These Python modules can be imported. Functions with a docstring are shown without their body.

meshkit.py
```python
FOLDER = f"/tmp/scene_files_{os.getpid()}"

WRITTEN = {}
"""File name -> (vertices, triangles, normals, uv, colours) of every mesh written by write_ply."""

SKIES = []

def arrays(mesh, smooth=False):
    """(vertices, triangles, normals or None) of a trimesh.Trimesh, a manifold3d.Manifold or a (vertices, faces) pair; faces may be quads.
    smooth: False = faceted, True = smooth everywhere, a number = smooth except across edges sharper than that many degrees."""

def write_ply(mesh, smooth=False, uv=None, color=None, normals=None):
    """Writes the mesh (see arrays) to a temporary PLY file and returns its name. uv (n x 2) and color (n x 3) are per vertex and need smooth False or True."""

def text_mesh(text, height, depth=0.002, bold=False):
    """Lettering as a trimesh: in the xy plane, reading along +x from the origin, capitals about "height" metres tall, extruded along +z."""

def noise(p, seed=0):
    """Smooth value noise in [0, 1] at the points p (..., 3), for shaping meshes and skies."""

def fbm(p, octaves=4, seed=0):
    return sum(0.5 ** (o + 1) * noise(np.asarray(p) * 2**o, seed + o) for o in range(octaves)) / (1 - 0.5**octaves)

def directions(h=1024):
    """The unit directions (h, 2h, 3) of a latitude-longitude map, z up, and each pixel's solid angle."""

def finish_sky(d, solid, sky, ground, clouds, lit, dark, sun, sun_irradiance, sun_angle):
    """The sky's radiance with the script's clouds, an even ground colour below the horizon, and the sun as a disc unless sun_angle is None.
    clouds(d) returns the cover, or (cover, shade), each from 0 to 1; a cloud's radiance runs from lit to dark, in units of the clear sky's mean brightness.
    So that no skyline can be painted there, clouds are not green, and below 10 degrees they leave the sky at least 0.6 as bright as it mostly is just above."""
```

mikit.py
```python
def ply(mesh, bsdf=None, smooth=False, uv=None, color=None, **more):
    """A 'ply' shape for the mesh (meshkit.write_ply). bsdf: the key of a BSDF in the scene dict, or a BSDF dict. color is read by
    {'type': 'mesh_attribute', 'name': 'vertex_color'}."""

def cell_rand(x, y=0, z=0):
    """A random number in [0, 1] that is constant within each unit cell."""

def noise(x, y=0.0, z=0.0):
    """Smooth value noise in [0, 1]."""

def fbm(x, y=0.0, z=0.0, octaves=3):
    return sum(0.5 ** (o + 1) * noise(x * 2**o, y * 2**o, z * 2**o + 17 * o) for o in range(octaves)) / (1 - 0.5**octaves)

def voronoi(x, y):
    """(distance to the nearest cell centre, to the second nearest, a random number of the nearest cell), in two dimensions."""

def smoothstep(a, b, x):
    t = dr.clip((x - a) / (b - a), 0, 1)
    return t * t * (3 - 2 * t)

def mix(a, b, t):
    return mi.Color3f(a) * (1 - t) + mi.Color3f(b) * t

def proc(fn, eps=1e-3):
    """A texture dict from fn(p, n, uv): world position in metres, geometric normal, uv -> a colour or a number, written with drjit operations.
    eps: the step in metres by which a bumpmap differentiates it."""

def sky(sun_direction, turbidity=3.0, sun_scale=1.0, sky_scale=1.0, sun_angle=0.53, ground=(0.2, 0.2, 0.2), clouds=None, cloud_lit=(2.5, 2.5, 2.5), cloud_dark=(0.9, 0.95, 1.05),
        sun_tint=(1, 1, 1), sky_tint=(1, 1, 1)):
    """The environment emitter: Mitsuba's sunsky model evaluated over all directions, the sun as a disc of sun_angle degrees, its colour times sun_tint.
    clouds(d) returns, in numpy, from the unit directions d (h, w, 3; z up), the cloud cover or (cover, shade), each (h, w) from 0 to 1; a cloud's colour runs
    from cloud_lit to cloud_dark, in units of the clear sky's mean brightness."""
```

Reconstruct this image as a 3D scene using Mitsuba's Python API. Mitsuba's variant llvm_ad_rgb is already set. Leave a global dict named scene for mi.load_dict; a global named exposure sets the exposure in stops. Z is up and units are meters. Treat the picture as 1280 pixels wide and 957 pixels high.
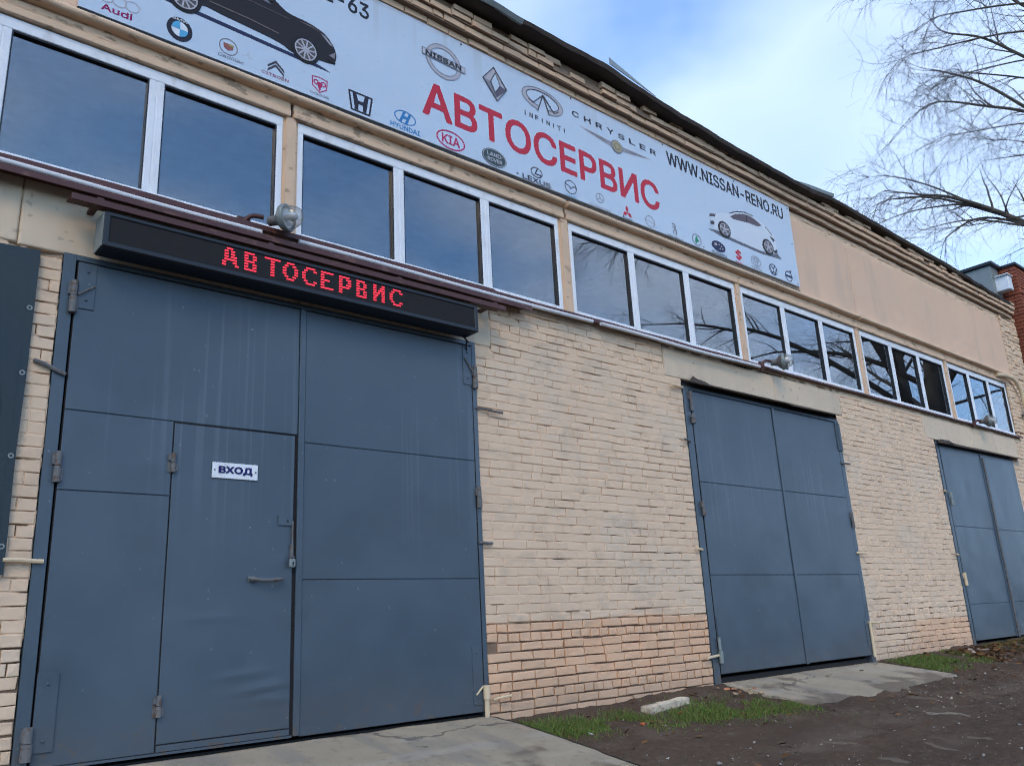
import math, random
import numpy as np, trimesh, mitsuba as mi, drjit as dr
import mikit, meshkit
from shapely.geometry import Polygon, Point, LineString, box as sbox
from shapely import affinity
from shapely.ops import unary_union

T = mi.ScalarTransform4f
rng = np.random.default_rng(7)
random.seed(7)
scene, labels = {}, {}

# ------------------------------------------------------------------ camera, sky, exposure
CAM = np.array([0.0, -5.5, 1.0])
FWD = np.array([0.63741115, 0.71939033, 0.27601555])
UPV = np.array([-0.14307446, -0.24148538, 0.9597992])
scene['camera'] = {'type': 'perspective', 'fov': 62.47, 'fov_axis': 'x', 'near_clip': 0.05, 'far_clip': 3000.0,
                   'to_world': T().look_at(origin=CAM.tolist(), target=(CAM + FWD).tolist(), up=UPV.tolist())}


def clouds(d):
    x, y, z = d[..., 0], d[..., 1], d[..., 2]
    h = np.maximum(z, 0.02) + 0.18
    p = np.stack([x / h * 0.9, y / h * 0.9, z * 0], -1)
    n = meshkit.fbm(p + 112.85, 5, 3)
    m = meshkit.fbm(p * 2.7 + 116.95, 6, 8)
    f = 0.52 * n + 0.48 * m
    cover = np.clip((f - 0.41) / 0.20, 0, 1)
    cover = np.clip(-0.13 + 0.72 * cover + 0.50 * np.exp(-np.maximum(z, 0) / 0.20), 0, 0.95)
    shade = np.clip((m - 0.45) * 1.6, 0, 0.6)
    return cover, shade


scene['sky'] = mikit.sky((-0.50, -0.62, 0.60), turbidity=3, sun_scale=0.082, sun_angle=20, sky_scale=1.0,
                         clouds=clouds, cloud_lit=(1.58, 1.83, 2.2), cloud_dark=(0.80, 1.05, 1.45), sky_tint=(0.76, 0.95, 1.14), sun_tint=(1.0, 0.87, 0.70), ground=(0.12, 0.11, 0.10))
exposure = 3.2

# ------------------------------------------------------------------ materials


def rgb(c):
    return {'type': 'rgb', 'value': [float(v) for v in c]}


def bsdf(key, color, rough=0.7, two=True, bump=None, bscale=0.003, eps=2e-3, **kw):
    base = {'type': 'principled', 'base_color': color if isinstance(color, dict) else rgb(color), 'roughness': rough, 'specular': 0.4, **kw}
    if bump is not None:
        base = {'type': 'bumpmap', 'arbitrary': mikit.proc(bump, eps), 'scale': bscale, 'bsdf': base}
    scene[key] = {'type': 'twosided', 'bsdf': base} if two else base


fb, vn, ss, mix = mikit.fbm, mikit.noise, mikit.smoothstep, mikit.mix


def wall_colour(p, n, uv):
    cream = mix((0.70, 0.525, 0.365), (0.63, 0.47, 0.33), fb(p.x * 0.9, p.z * 1.3, 2.0, 3))
    cream = mix(cream, (0.57, 0.48, 0.37), 0.40 * ss(0.52, 0.74, fb(p.x * 1.4 + 9, p.z * 2.1, 5.0, 4)))
    peach = mix((0.69, 0.43, 0.265), (0.63, 0.40, 0.25), vn(p.x * 5, p.z * 9, 1.0))
    edge = 1.028 + 0.075 * (fb(p.x * 2.6, 0.0, 4.0, 4) - 0.5) + 0.030 * (fb(p.x * 22, p.z * 22, 4.0, 3) - 0.5)
    a = ss(edge + 0.012, edge - 0.012, p.z) * (0.80 + 0.20 * ss(0.35, 0.6, fb(p.x * 4, p.z * 6, 33.0, 3))) * ss(4.0, 4.3, p.x) * ss(7.6, 7.4, p.x)
    b = ss(0.80, 0.77, p.z + 0.10 * (fb(p.x * 2.3, p.z * 4, 7.0, 3) - 0.5)) * ss(11.3, 11.9, p.x + 0.9 * (fb(p.x * 2, p.z * 3, 1.0, 3) - 0.5))
    c = mix(mix(cream, peach, a), peach, b * 0.8)
    # the cornice is an older, yellower coat
    c = mix(c, mix((0.65, 0.46, 0.30), (0.54, 0.375, 0.245), fb(p.x * 3, p.z * 9, 3.0, 3)), ss(6.40, 6.5, p.z))
    # shade under the cornice bricks is put into the colour, as bare brown
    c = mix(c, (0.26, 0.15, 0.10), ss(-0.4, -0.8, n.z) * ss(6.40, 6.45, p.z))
    dirt = ss(0.55, 0.80, fb(p.x * 6, p.z * 11, 1.0, 4)) * 0.22 + ss(0.62, 0.34, p.z + 0.25 * (fb(p.x * 4, p.z * 5, 3.0, 3) - 0.5)) * 0.35
    return mix(c, (0.30, 0.24, 0.18), dirt)


def mortar_colour(p, n, uv):
    c = wall_colour(p, n, uv)
    deep = 0.75 * ss(0.0085, 0.0170, p.y + 0.002 * (vn(p.x * 60, p.z * 60, 1.0) - 0.5))
    return mix(c, (0.155, 0.108, 0.078), dr.maximum(dr.maximum(deep, 0.9 * ss(1.05, 1.02, p.z) * ss(0.0085, 0.0170, p.y)), 0.75 * ss(6.48, 6.5, p.z)))


def rough_bump(p, n, uv):
    return fb(p.x * 45, p.z * 45, p.y * 45, 4) * 0.6 + fb(p.x * 160, p.z * 160, p.y * 160, 2) * 0.25


def plaster(p, n, uv):
    c = mix((0.64, 0.52, 0.38), (0.57, 0.47, 0.35), fb(p.x * 1.7, p.z * 2.9, 3.0, 4))
    c = mix(c, (0.33, 0.26, 0.19), 0.55 * ss(0.72, 0.80, fb(p.x * 14, p.z * 18, 4.0, 4)))
    c = mix(c, mix((0.69, 0.48, 0.335), (0.62, 0.44, 0.315), fb(p.x * 1.1, p.z * 1.4, 8.0, 3)), ss(4.6, 5.3, p.z))
    return mix(c, (0.40, 0.33, 0.26), 0.25 * ss(0.50, 0.85, fb(p.x * 4, p.z * 0.9, 6.0, 4)))


def plaster_bump(p, n, uv):
    return fb(p.x * 9, p.z * 9, p.y * 9, 4) * 1.5 + fb(p.x * 90, p.z * 90, p.y * 90, 2) * 0.2


def trim_colour(p, n, uv):
    c = mix((0.66, 0.475, 0.325), (0.58, 0.42, 0.285), fb(p.x * 2.2, p.z * 6, p.y * 5, 3))
    return mix(c, (0.22, 0.15, 0.10), 0.7 * ss(0.64, 0.76, fb(p.x * 11, p.z * 24, p.y * 20, 4)))


def gate_colour(p, n, uv):
    c = mix((0.046, 0.072, 0.100), (0.074, 0.106, 0.138), fb(p.x * 1.1, p.z * 0.9, 1.0, 4))
    streak = ss(0.62, 0.88, vn(p.x * 48, p.z * 0.5, 3.0)) * ss(0.35, 0.7, fb(p.x * 2.0, p.z * 0.8, 9.0, 2)) * ss(1.2, 2.6, p.z)
    c = mix(c, (0.14, 0.18, 0.22), 0.30 * streak)
    low = ss(0.85, 0.40, p.z + 0.3 * (fb(p.x * 3, p.z * 3, 4.0, 3) - 0.5))
    c = mix(c, (0.075, 0.085, 0.095), 0.5 * low)
    c = mix(c, (0.20, 0.22, 0.24), 0.6 * ss(0.865, 0.88, fb(p.x * 30, p.z * 22, 2.0, 3)))
    c = mix(c, (0.030, 0.040, 0.052), 0.20 * ss(0.54, 0.82, fb(p.x * 1.7, p.z * 2.2, 6.0, 5)))
    return mix(c, (0.11, 0.085, 0.065), 0.6 * ss(0.60, 0.72, fb(p.x * 18, p.z * 18, 8.0, 4)) * ss(0.62, 0.40, p.z))


def gate_bump(p, n, uv):
    return fb(p.x * 2.2, p.z * 1.6, 2.0, 3) * 5.0 + fb(p.x * 120, p.z * 120, 3.0, 2) * 0.05


def rusty(p, n, uv):
    c = mix((0.085, 0.105, 0.125), (0.16, 0.15, 0.14), fb(p.x * 30, p.z * 30, p.y * 30, 3))
    return mix(c, (0.10, 0.06, 0.04), 0.8 * ss(0.52, 0.66, fb(p.x * 40 + 3, p.z * 40, p.y * 40, 3)))


def maroon(p, n, uv):
    c = mix((0.085, 0.030, 0.027), (0.055, 0.022, 0.020), fb(p.x * 6, p.z * 14, p.y * 9, 3))
    return mix(c, (0.17, 0.085, 0.065), 0.5 * ss(0.62, 0.75, fb(p.x * 14, p.z * 30, p.y * 14, 3)))


def roof_colour(p, n, uv):
    return mix((0.022, 0.019, 0.017), (0.060, 0.045, 0.036), fb(p.x * 6, p.y * 9, p.z * 9, 4))


def concrete(p, n, uv):
    c = mix((0.335, 0.28, 0.195), (0.235, 0.195, 0.14), fb(p.x * 2.3, p.y * 3.7, 1.0, 5))
    c = mix(c, (0.20, 0.18, 0.15), 0.6 * ss(0.52, 0.72, fb(p.x * 5, p.y * 1.6, 4.0, 4)))
    c = mix(c, (0.36, 0.345, 0.31), 0.25 * ss(0.56, 0.78, fb(p.x * 1.7 + 3, p.y * 6.0, 2.0, 3)))
    crack = ss(0.022, 0.006, dr.abs(fb(p.x * 1.3, p.y * 1.6, 21.0, 5) - 0.5)) * ss(0.45, 0.55, fb(p.x * 0.8, p.y * 0.8, 30.0, 2))
    c = mix(c, (0.06, 0.05, 0.04), 0.65 * crack)
    mud = ss(0.50, 0.70, fb(p.x * 3.2, p.y * 3.2, 40.0, 5) + 0.35 * ss(-0.4, -1.2, p.y + 0.45 * ss(5.0, 4.0, p.x)) - 0.12)
    c = mix(c, (0.10, 0.075, 0.052), 0.75 * mud)
    return mix(c, (0.13, 0.11, 0.09), 0.35 * ss(0.62, 0.85, fb(p.x * 24, p.y * 24, 6.0, 4)))


def ground_bump(p, n, uv):
    return fb(p.x * 26, p.y * 26, 2.0, 5)


def blob(p, x, y, rx, ry, s):
    q = dr.square((p.x - x) / rx) + dr.square((p.y - y) / ry) + 1.6 * (fb(p.x * 14, p.y * 14, s, 4) - 0.5)
    return ss(1.15, 0.75, q)


def dirt_colour(p, n, uv):
    c = mix((0.084, 0.054, 0.034), (0.048, 0.032, 0.021), fb(p.x * 1.3, p.y * 2.0, 1.0, 4))
    c = mix(c, (0.105, 0.078, 0.055), 0.5 * ss(0.50, 0.80, fb(p.x * 2.9, p.y * 4.5, 7.0, 5)))
    c = mix(c, (0.15, 0.125, 0.095), 0.4 * ss(0.64, 0.85, fb(p.x * 30, p.y * 30, 3.0, 4)))
    for x, y, rx, ry, s in ((8.24, -1.84, 0.075, 0.20, 1.0), (6.39, -1.83, 0.06, 0.16, 2.0), (6.10, -2.40, 0.06, 0.13, 3.0), (6.75, -2.45, 0.04, 0.12, 4.0), (8.9, -1.35, 0.10, 0.17, 5.0), (9.6, -2.3, 0.05, 0.12, 6.0), (7.3, -2.5, 0.04, 0.10, 7.0)):
        c = mix(c, (0.27, 0.235, 0.185), (0.60 if s < 2 else 0.22) * blob(p, x, y, rx, ry, s))
    tr_ = dr.exp(-dr.square((p.y + 1.75 + 0.10 * dr.sin(p.x * 0.45)) / 0.16)) + dr.exp(-dr.square((p.y + 3.25 + 0.10 * dr.sin(p.x * 0.45)) / 0.16))
    c = mix(c, (0.125, 0.098, 0.072), 0.40 * tr_ * ss(0.35, 0.65, fb(p.x * 2.2, p.y * 3.0, 50.0, 4)))
    far = ss(14.0, 40.0, dr.sqrt(dr.square(p.x - 8) + dr.square(p.y)))
    return mix(c, (0.075, 0.075, 0.045), 0.7 * far)


def redbrick(p, n, uv):
    return mix((0.30, 0.095, 0.050), (0.20, 0.060, 0.040), fb(p.x * 9, p.y * 9, p.z * 14, 3))


def bark(p, n, uv):
    return mix((0.058, 0.048, 0.046), (0.125, 0.112, 0.088), fb(p.x * 9, p.y * 9, p.z * 3, 4))


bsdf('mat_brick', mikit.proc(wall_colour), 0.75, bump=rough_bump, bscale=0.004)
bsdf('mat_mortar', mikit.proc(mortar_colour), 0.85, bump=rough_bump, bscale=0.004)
bsdf('mat_plaster', mikit.proc(plaster), 0.8, bump=plaster_bump, bscale=0.004, eps=4e-3)
bsdf('mat_trim', mikit.proc(trim_colour), 0.75, bump=plaster_bump, bscale=0.006, eps=4e-3)
bsdf('mat_gate', mikit.proc(gate_colour), 0.36, bump=gate_bump, bscale=0.004, eps=4e-3)
bsdf('mat_rusty', mikit.proc(rusty), 0.6)
bsdf('mat_maroon', mikit.proc(maroon), 0.5)
bsdf('mat_roof', mikit.proc(roof_colour), 0.9)
bsdf('mat_concrete', mikit.proc(concrete), 0.85, bump=ground_bump, bscale=0.012, eps=4e-3)
bsdf('mat_dirt', mikit.proc(dirt_colour), 0.9, bump=ground_bump, bscale=0.035, eps=4e-3)
bsdf('mat_redbrick', mikit.proc(redbrick), 0.85)
bsdf('mat_bark', mikit.proc(bark), 0.9)
bsdf('mat_conduit', (0.62, 0.64, 0.66), 0.45)
bsdf('mat_black', (0.012, 0.015, 0.020), 0.35)
bsdf('mat_dark', (0.014, 0.014, 0.016), 0.9)
bsdf('mat_zinc', (0.21, 0.245, 0.245), 0.5, metallic=0.2)
bsdf('mat_stone', mikit.proc(lambda p, n, uv: mix((0.52, 0.45, 0.33), (0.24, 0.20, 0.15), ss(0.42, 0.70, fb(p.x * 9, p.y * 9, p.z * 14, 4)))), 0.9)
bsdf('mat_banner', (0.016, 0.030, 0.040), 0.5)
bsdf('mat_room', (0.03, 0.03, 0.033), 0.9)


def board_colour(p, n, uv):
    c = mix((0.50, 0.605, 0.72), (0.475, 0.575, 0.69), fb(p.x * 0.8, p.z * 1.5, 1.0, 3))
    run = ss(0.60, 0.85, vn(p.x * 14, p.z * 0.8, 2.0)) * ss(5.9, 6.45, p.z) * ss(0.4, 0.65, fb(p.x * 0.9, 1.0, 5.0, 2))
    c = mix(c, (0.36, 0.34, 0.31), 0.22 * run + 0.35 * ss(6.44, 6.50, p.z + 0.05 * fb(p.x * 6, p.z * 6, 3.0, 3) - 0.025))
    return mix(c, (0.33, 0.33, 0.33), 0.3 * ss(0.80, 0.86, fb(p.x * 26, p.z * 26, 6.0, 3)))


def board_bump(p, n, uv):
    return fb(p.x * 0.9, p.z * 1.3, 4.0, 2) * 6.0


def frame_colour(p, n, uv):
    c = mix((0.74, 0.78, 0.82), (0.68, 0.71, 0.75), fb(p.x * 3, p.z * 5, 2.0, 3))
    return mix(c, (0.42, 0.40, 0.36), 0.3 * ss(0.60, 0.82, fb(p.x * 12, p.z * 7, 5.0, 4)))


bsdf('mat_board', mikit.proc(board_colour), 0.34, bump=board_bump, bscale=0.004, eps=6e-3)
bsdf('mat_white', mikit.proc(frame_colour), 0.35)
bsdf('mat_cream', (0.62, 0.50, 0.33), 0.6)
scene['mat_pane'] = {'type': 'thindielectric', 'int_ior': 2.1}
scene['mat_dome'] = {'type': 'blendbsdf', 'weight': 0.22, 'a': {'type': 'thindielectric', 'int_ior': 1.8}, 'b': {'type': 'twosided', 'bsdf': {'type': 'roughplastic', 'diffuse_reflectance': rgb((0.30, 0.30, 0.24)), 'alpha': 0.15}}}
scene['mat_print'] = {'type': 'twosided', 'bsdf': {'type': 'principled', 'base_color': {'type': 'mesh_attribute', 'name': 'vertex_color'}, 'roughness': 0.5, 'specular': 0.25}}
scene['mat_leafy'] = {'type': 'twosided', 'bsdf': {'type': 'diffuse', 'reflectance': {'type': 'mesh_attribute', 'name': 'vertex_color'}}}

# ------------------------------------------------------------------ helpers


def key(name):
    if name not in scene and name not in labels:
        return name
    i = 1
    while f'{name}_{i:03d}' in scene or f'{name}_{i:03d}' in labels:
        i += 1
    return f'{name}_{i:03d}'


def put(name, mesh, mat, smooth=False, label=None, kind=None, **kw):
    k = key(name)
    scene[k] = mikit.ply(mesh, mat, smooth, **kw)
    if label or kind:
        labels[k] = {**({'label': label} if label else {}), **({'kind': kind} if kind else {})}
    return k


def thing(name, label, category, group=None, kind=None):
    k = key(name)
    labels[k] = {'label': label, 'category': category}
    if group:
        labels[k]['group'] = group
    if kind:
        labels[k]['kind'] = kind
    return k


def cat(meshes):
    meshes = [m for m in meshes if m is not None]
    vs, fs, o = [], [], 0
    for m in meshes:
        v, f = (np.asarray(m.vertices), np.asarray(m.faces)) if hasattr(m, 'vertices') else m
        vs.append(v)
        fs.append(np.asarray(f) + o)
        o += len(v)
    return trimesh.Trimesh(np.vstack(vs), np.vstack(fs), process=False)


def bx(x0, x1, y0, y1, z0, z1, c=0.0):
    """A box, its edges chamfered by c."""
    if c <= 0:
        m = trimesh.creation.box((x1 - x0, y1 - y0, z1 - z0))
        m.apply_translation(((x0 + x1) / 2, (y0 + y1) / 2, (z0 + z1) / 2))
        return m
    c = min(c, (x1 - x0) / 3, (y1 - y0) / 3, (z1 - z0) / 3)
    pts = []
    for sx in (0, 1):
        for sy in (0, 1):
            for sz in (0, 1):
                p = np.array([x1 if sx else x0, y1 if sy else y0, z1 if sz else z0], float)
                s = np.array([1 - 2 * sx, 1 - 2 * sy, 1 - 2 * sz]) * c
                for a in range(3):
                    q = p + s
                    q[a] = p[a]
                    pts.append(q)
    return trimesh.convex.convex_hull(np.array(pts))


def tube(pts, r, n=8, caps=True):
    p = np.asarray(pts, float)
    r = np.broadcast_to(np.asarray(r, float), (len(p),))
    t = np.gradient(p, axis=0)
    t /= np.linalg.norm(t, axis=1, keepdims=True) + 1e-12
    ref = np.array([0, 0, 1.0]) if abs(t[:, 2]).mean() < 0.8 else np.array([1.0, 0, 0])
    a = np.cross(t, ref)
    a /= np.linalg.norm(a, axis=1, keepdims=True) + 1e-12
    b = np.cross(t, a)
    ang = np.arange(n) * 2 * np.pi / n
    v = p[:, None] + r[:, None, None] * (np.cos(ang)[None, :, None] * a[:, None] + np.sin(ang)[None, :, None] * b[:, None])
    i, j = np.meshgrid(np.arange(len(p) - 1), np.arange(n), indexing='ij')
    q = np.stack([i * n + j, i * n + (j + 1) % n, (i + 1) * n + (j + 1) % n, (i + 1) * n + j], -1).reshape(-1, 4)
    f = np.vstack([q[:, [0, 2, 1]], q[:, [0, 3, 2]]])
    v = v.reshape(-1, 3)
    if caps:
        v = np.vstack([v, p[:1], p[-1:]])
        m = len(v)
        k = np.arange(n)
        f = np.vstack([f, np.stack([k, (k + 1) % n, k * 0 + m - 2], 1), np.stack([(len(p) - 1) * n + (k + 1) % n, (len(p) - 1) * n + k, k * 0 + m - 1], 1)])
    return trimesh.Trimesh(v, f, process=False)


def curve(ctrl, n=10):
    """Catmull-Rom through the control points."""
    c = np.asarray(ctrl, float)
    c = np.vstack([2 * c[0] - c[1], c, 2 * c[-1] - c[-2]])
    out = []
    for i in range(1, len(c) - 2):
        for t in np.linspace(0, 1, n, endpoint=False):
            out.append(0.5 * (2 * c[i] + (c[i + 1] - c[i - 1]) * t + (2 * c[i - 1] - 5 * c[i] + 4 * c[i + 1] - c[i + 2]) * t * t + (3 * c[i] - c[i - 1] - 3 * c[i + 1] + c[i + 2]) * t ** 3))
    out.append(c[-2])
    return np.array(out)


def grid(us, vs, fn):
    u, v = np.meshgrid(us, vs, indexing='ij')
    p = np.stack(fn(u, v), -1).reshape(-1, 3)
    i, j = np.meshgrid(np.arange(len(us) - 1), np.arange(len(vs) - 1), indexing='ij')
    a = i * len(vs) + j
    q = np.stack([a, a + len(vs), a + len(vs) + 1, a + 1], -1).reshape(-1, 4)
    return trimesh.Trimesh(p, np.vstack([q[:, [0, 1, 2]], q[:, [0, 2, 3]]]), process=False)


def wavy(us, prof, jit):
    """A strip along x: prof(x) gives its cross-section as (k, 2) of y, z (closed)."""
    rings = np.array([np.column_stack([np.full(len(prof(x)), x), prof(x)]) for x in us])
    k = rings.shape[1]
    i, j = np.meshgrid(np.arange(len(us) - 1), np.arange(k), indexing='ij')
    q = np.stack([i * k + j, (i + 1) * k + j, (i + 1) * k + (j + 1) % k, i * k + (j + 1) % k], -1).reshape(-1, 4)
    v = rings.reshape(-1, 3)
    f = np.vstack([q[:, [0, 1, 2]], q[:, [0, 2, 3]]])
    ends = [[0, j + 1, j] for j in range(1, k - 1)] + [[(len(us) - 1) * k, (len(us) - 1) * k + j, (len(us) - 1) * k + j + 1] for j in range(1, k - 1)]
    return trimesh.Trimesh(v, np.vstack([f, ends]), process=False)


def col(mesh, c):
    return np.tile(np.asarray(c, float), (len(mesh.vertices), 1))


# ------------------------------------------------------------------ ground


def gz(x, y):
    x, y = np.asarray(x, float), np.asarray(y, float)
    d = np.maximum(-y, 0)
    s = np.clip(d / 3.2, 0, 1)
    fall = 0.36 * (1 - (1 - s) ** 1.8)
    return 0.285 + 0.011 * np.clip(x - 4.5, -2, 12) - fall


xs = np.concatenate([[-900, -300, -100, -40, -15, -6, -2], np.arange(0, 3, 0.2), np.arange(3, 19, 0.045), np.arange(19, 32, 0.6), [36, 50, 90, 200, 500, 1200]])
ys = np.concatenate([[-1200, -400, -150, -60, -25, -12, -8], np.arange(-6, -4, 0.15), np.arange(-4, 0.12, 0.035), [0.3, 1, 5, 20, 80, 300, 900]])


def ground_fn(x, y):
    z = gz(x, y)
    near = np.clip(1.2 - np.hypot(x - 10, y) / 16, 0, 1)
    P3 = np.stack([x, y, x * 0], -1)
    z = z + near * (0.06 * (meshkit.fbm(P3 * [0.9, 2.6, 1], 4, 5) - 0.5) + 0.038 * (meshkit.fbm(P3 * 9, 3, 6) - 0.5))
    for yt in (-1.75, -3.25):
        q = (y - yt + 0.10 * np.sin(x * 0.45)) / 0.14
        z = z - near * 0.020 * np.exp(-q ** 2) + near * 0.010 * np.exp(-(np.abs(q) - 1.7) ** 2 * 3)
        z = z - near * 0.004 * np.exp(-q ** 2) * np.sin(x * 42 + y * 12)
    z = np.where(y > 0.05, z - 0.10, z)
    z = z - 0.07 * np.clip((x - 7.5) / 0.1, 0, 1) * np.clip((10.72 - x) / 0.1, 0, 1) * np.clip((y + 0.98) / 0.12, 0, 1)
    z = z - 0.07 * np.clip((4.42 - x) / 0.1, 0, 1) * np.clip((y + 1.9) / 0.12, 0, 1)
    return x, y, z


put('ground', grid(xs, ys, ground_fn), 'mat_dirt', True, 'uneven dark brown dirt yard with scattered pale stones', 'structure')


def ramp(x0, x1, depth, seed, left=0.0, right=0.0):
    us, vs = np.linspace(0, 1, 90), np.linspace(0, 1, 60)

    def fn(u, v):
        fr = meshkit.fbm(np.stack([u * 9, u * 0, u * 0 + seed], -1), 4, seed) - 0.5
        x = x0 + (x1 - x0) * u + left * v * (1 - u) + right * v * u
        side = 0.05 * (meshkit.fbm(np.stack([v * 7, u * 0, u * 0 + seed + 3], -1), 3, seed) - 0.5)
        x = x + side * (np.abs(u - 0.5) > 0.45)
        dd = depth * (1 + 0.30 * fr * np.ones_like(u))
        y = 0.16 - (dd + 0.16) * v
        end = gz(x, -dd) + 0.012
        z = 0.335 + (x - x0) * 0.0 + (end - 0.335) * np.clip((v - 0.12) / 0.88, 0, 1) ** 1.05
        z = z + 0.012 * (meshkit.fbm(np.stack([x * 3, y * 3, x * 0], -1), 4, 9) - 0.5)
        z = z - 0.05 * np.clip((v - 0.975) / 0.025, 0, 1) - 0.06 * np.clip((np.abs(u - 0.5) - 0.493) / 0.007, 0, 1)
        return x, y, z
    return grid(us, vs, fn)


put('concrete_ramp', ramp(0.6, 4.50, 1.95, 4, right=0.05), 'mat_concrete', True, 'worn grey concrete ramp in front of the largest nearest gate', 'structure')
put('concrete_ramp', ramp(7.44, 10.78, 1.02, 8, right=0.02), 'mat_concrete', True, 'worn grey concrete ramp in front of the middle gate', 'structure')

# ------------------------------------------------------------------ the building
B = thing('garage_building', 'long cream painted brick garage with blue grey gates and a strip of windows', 'garage')

# bricks -----------------------------------------------------------
COURSE, Z0 = 0.0755, 0.268
EXCL = [(-9, 4.642, 3.40, 3.875), (7.09, 10.90, 3.53, 3.875), (13.43, 17.37, 3.50, 3.90)]
GATES = [(1.142, 4.452), (7.372, 10.725), (13.755, 16.985)]
bricks = []      # x0, x1, z0, z1, yfront, jitter, visible


def lay(x0, x1, zlo, zhi, yf=0.0, jit=1.0, excl=(), hdr=2, z0=Z0, course=COURSE, joint=0.0072, back=0.06, skip=None, tag='wall'):
    i = 0
    z = z0
    while z < zhi - 0.02:
        if z >= zlo - 0.01:
            free = [(x0, x1)]
            for a, b, c, d in excl:
                if c < z + course / 2 < d:
                    free = [s for lo, hi in free for s in ((lo, min(hi, a)), (max(lo, b), hi)) if s[1] - s[0] > 0.03]
            deep = z < 1.03 and tag == 'wall'
            j = joint + (0.0045 if deep else 0.0)
            for lo, hi in free:
                x = lo
                first = True
                while x < hi - 0.025:
                    L = 0.120 if (i % 6 == hdr or (rng.random() < 0.05)) else 0.250
                    if first:
                        L = L * (0.5 if i % 2 else 1.0) * rng.uniform(0.85, 1.05)
                        first = False
                    L *= rng.uniform(0.95, 1.04)
                    e = min(x + L, hi)
                    if hi - e < 0.05:
                        e = hi
                    if skip is None or not skip(x, e, z):
                        h = course - j
                        dz = rng.normal(0, 0.0018) * jit
                        bricks.append((x + j / 2, e - j / 2, z + j / 2 + dz, z + j / 2 + h + dz + rng.normal(0, 0.0012) * jit, yf + rng.normal(0, 0.0016) * jit - (0.002 if deep else 0), 1.0 * jit * (1.7 if deep else 1), back, tag))
                    x = e
        z += course
        i += 1


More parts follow.
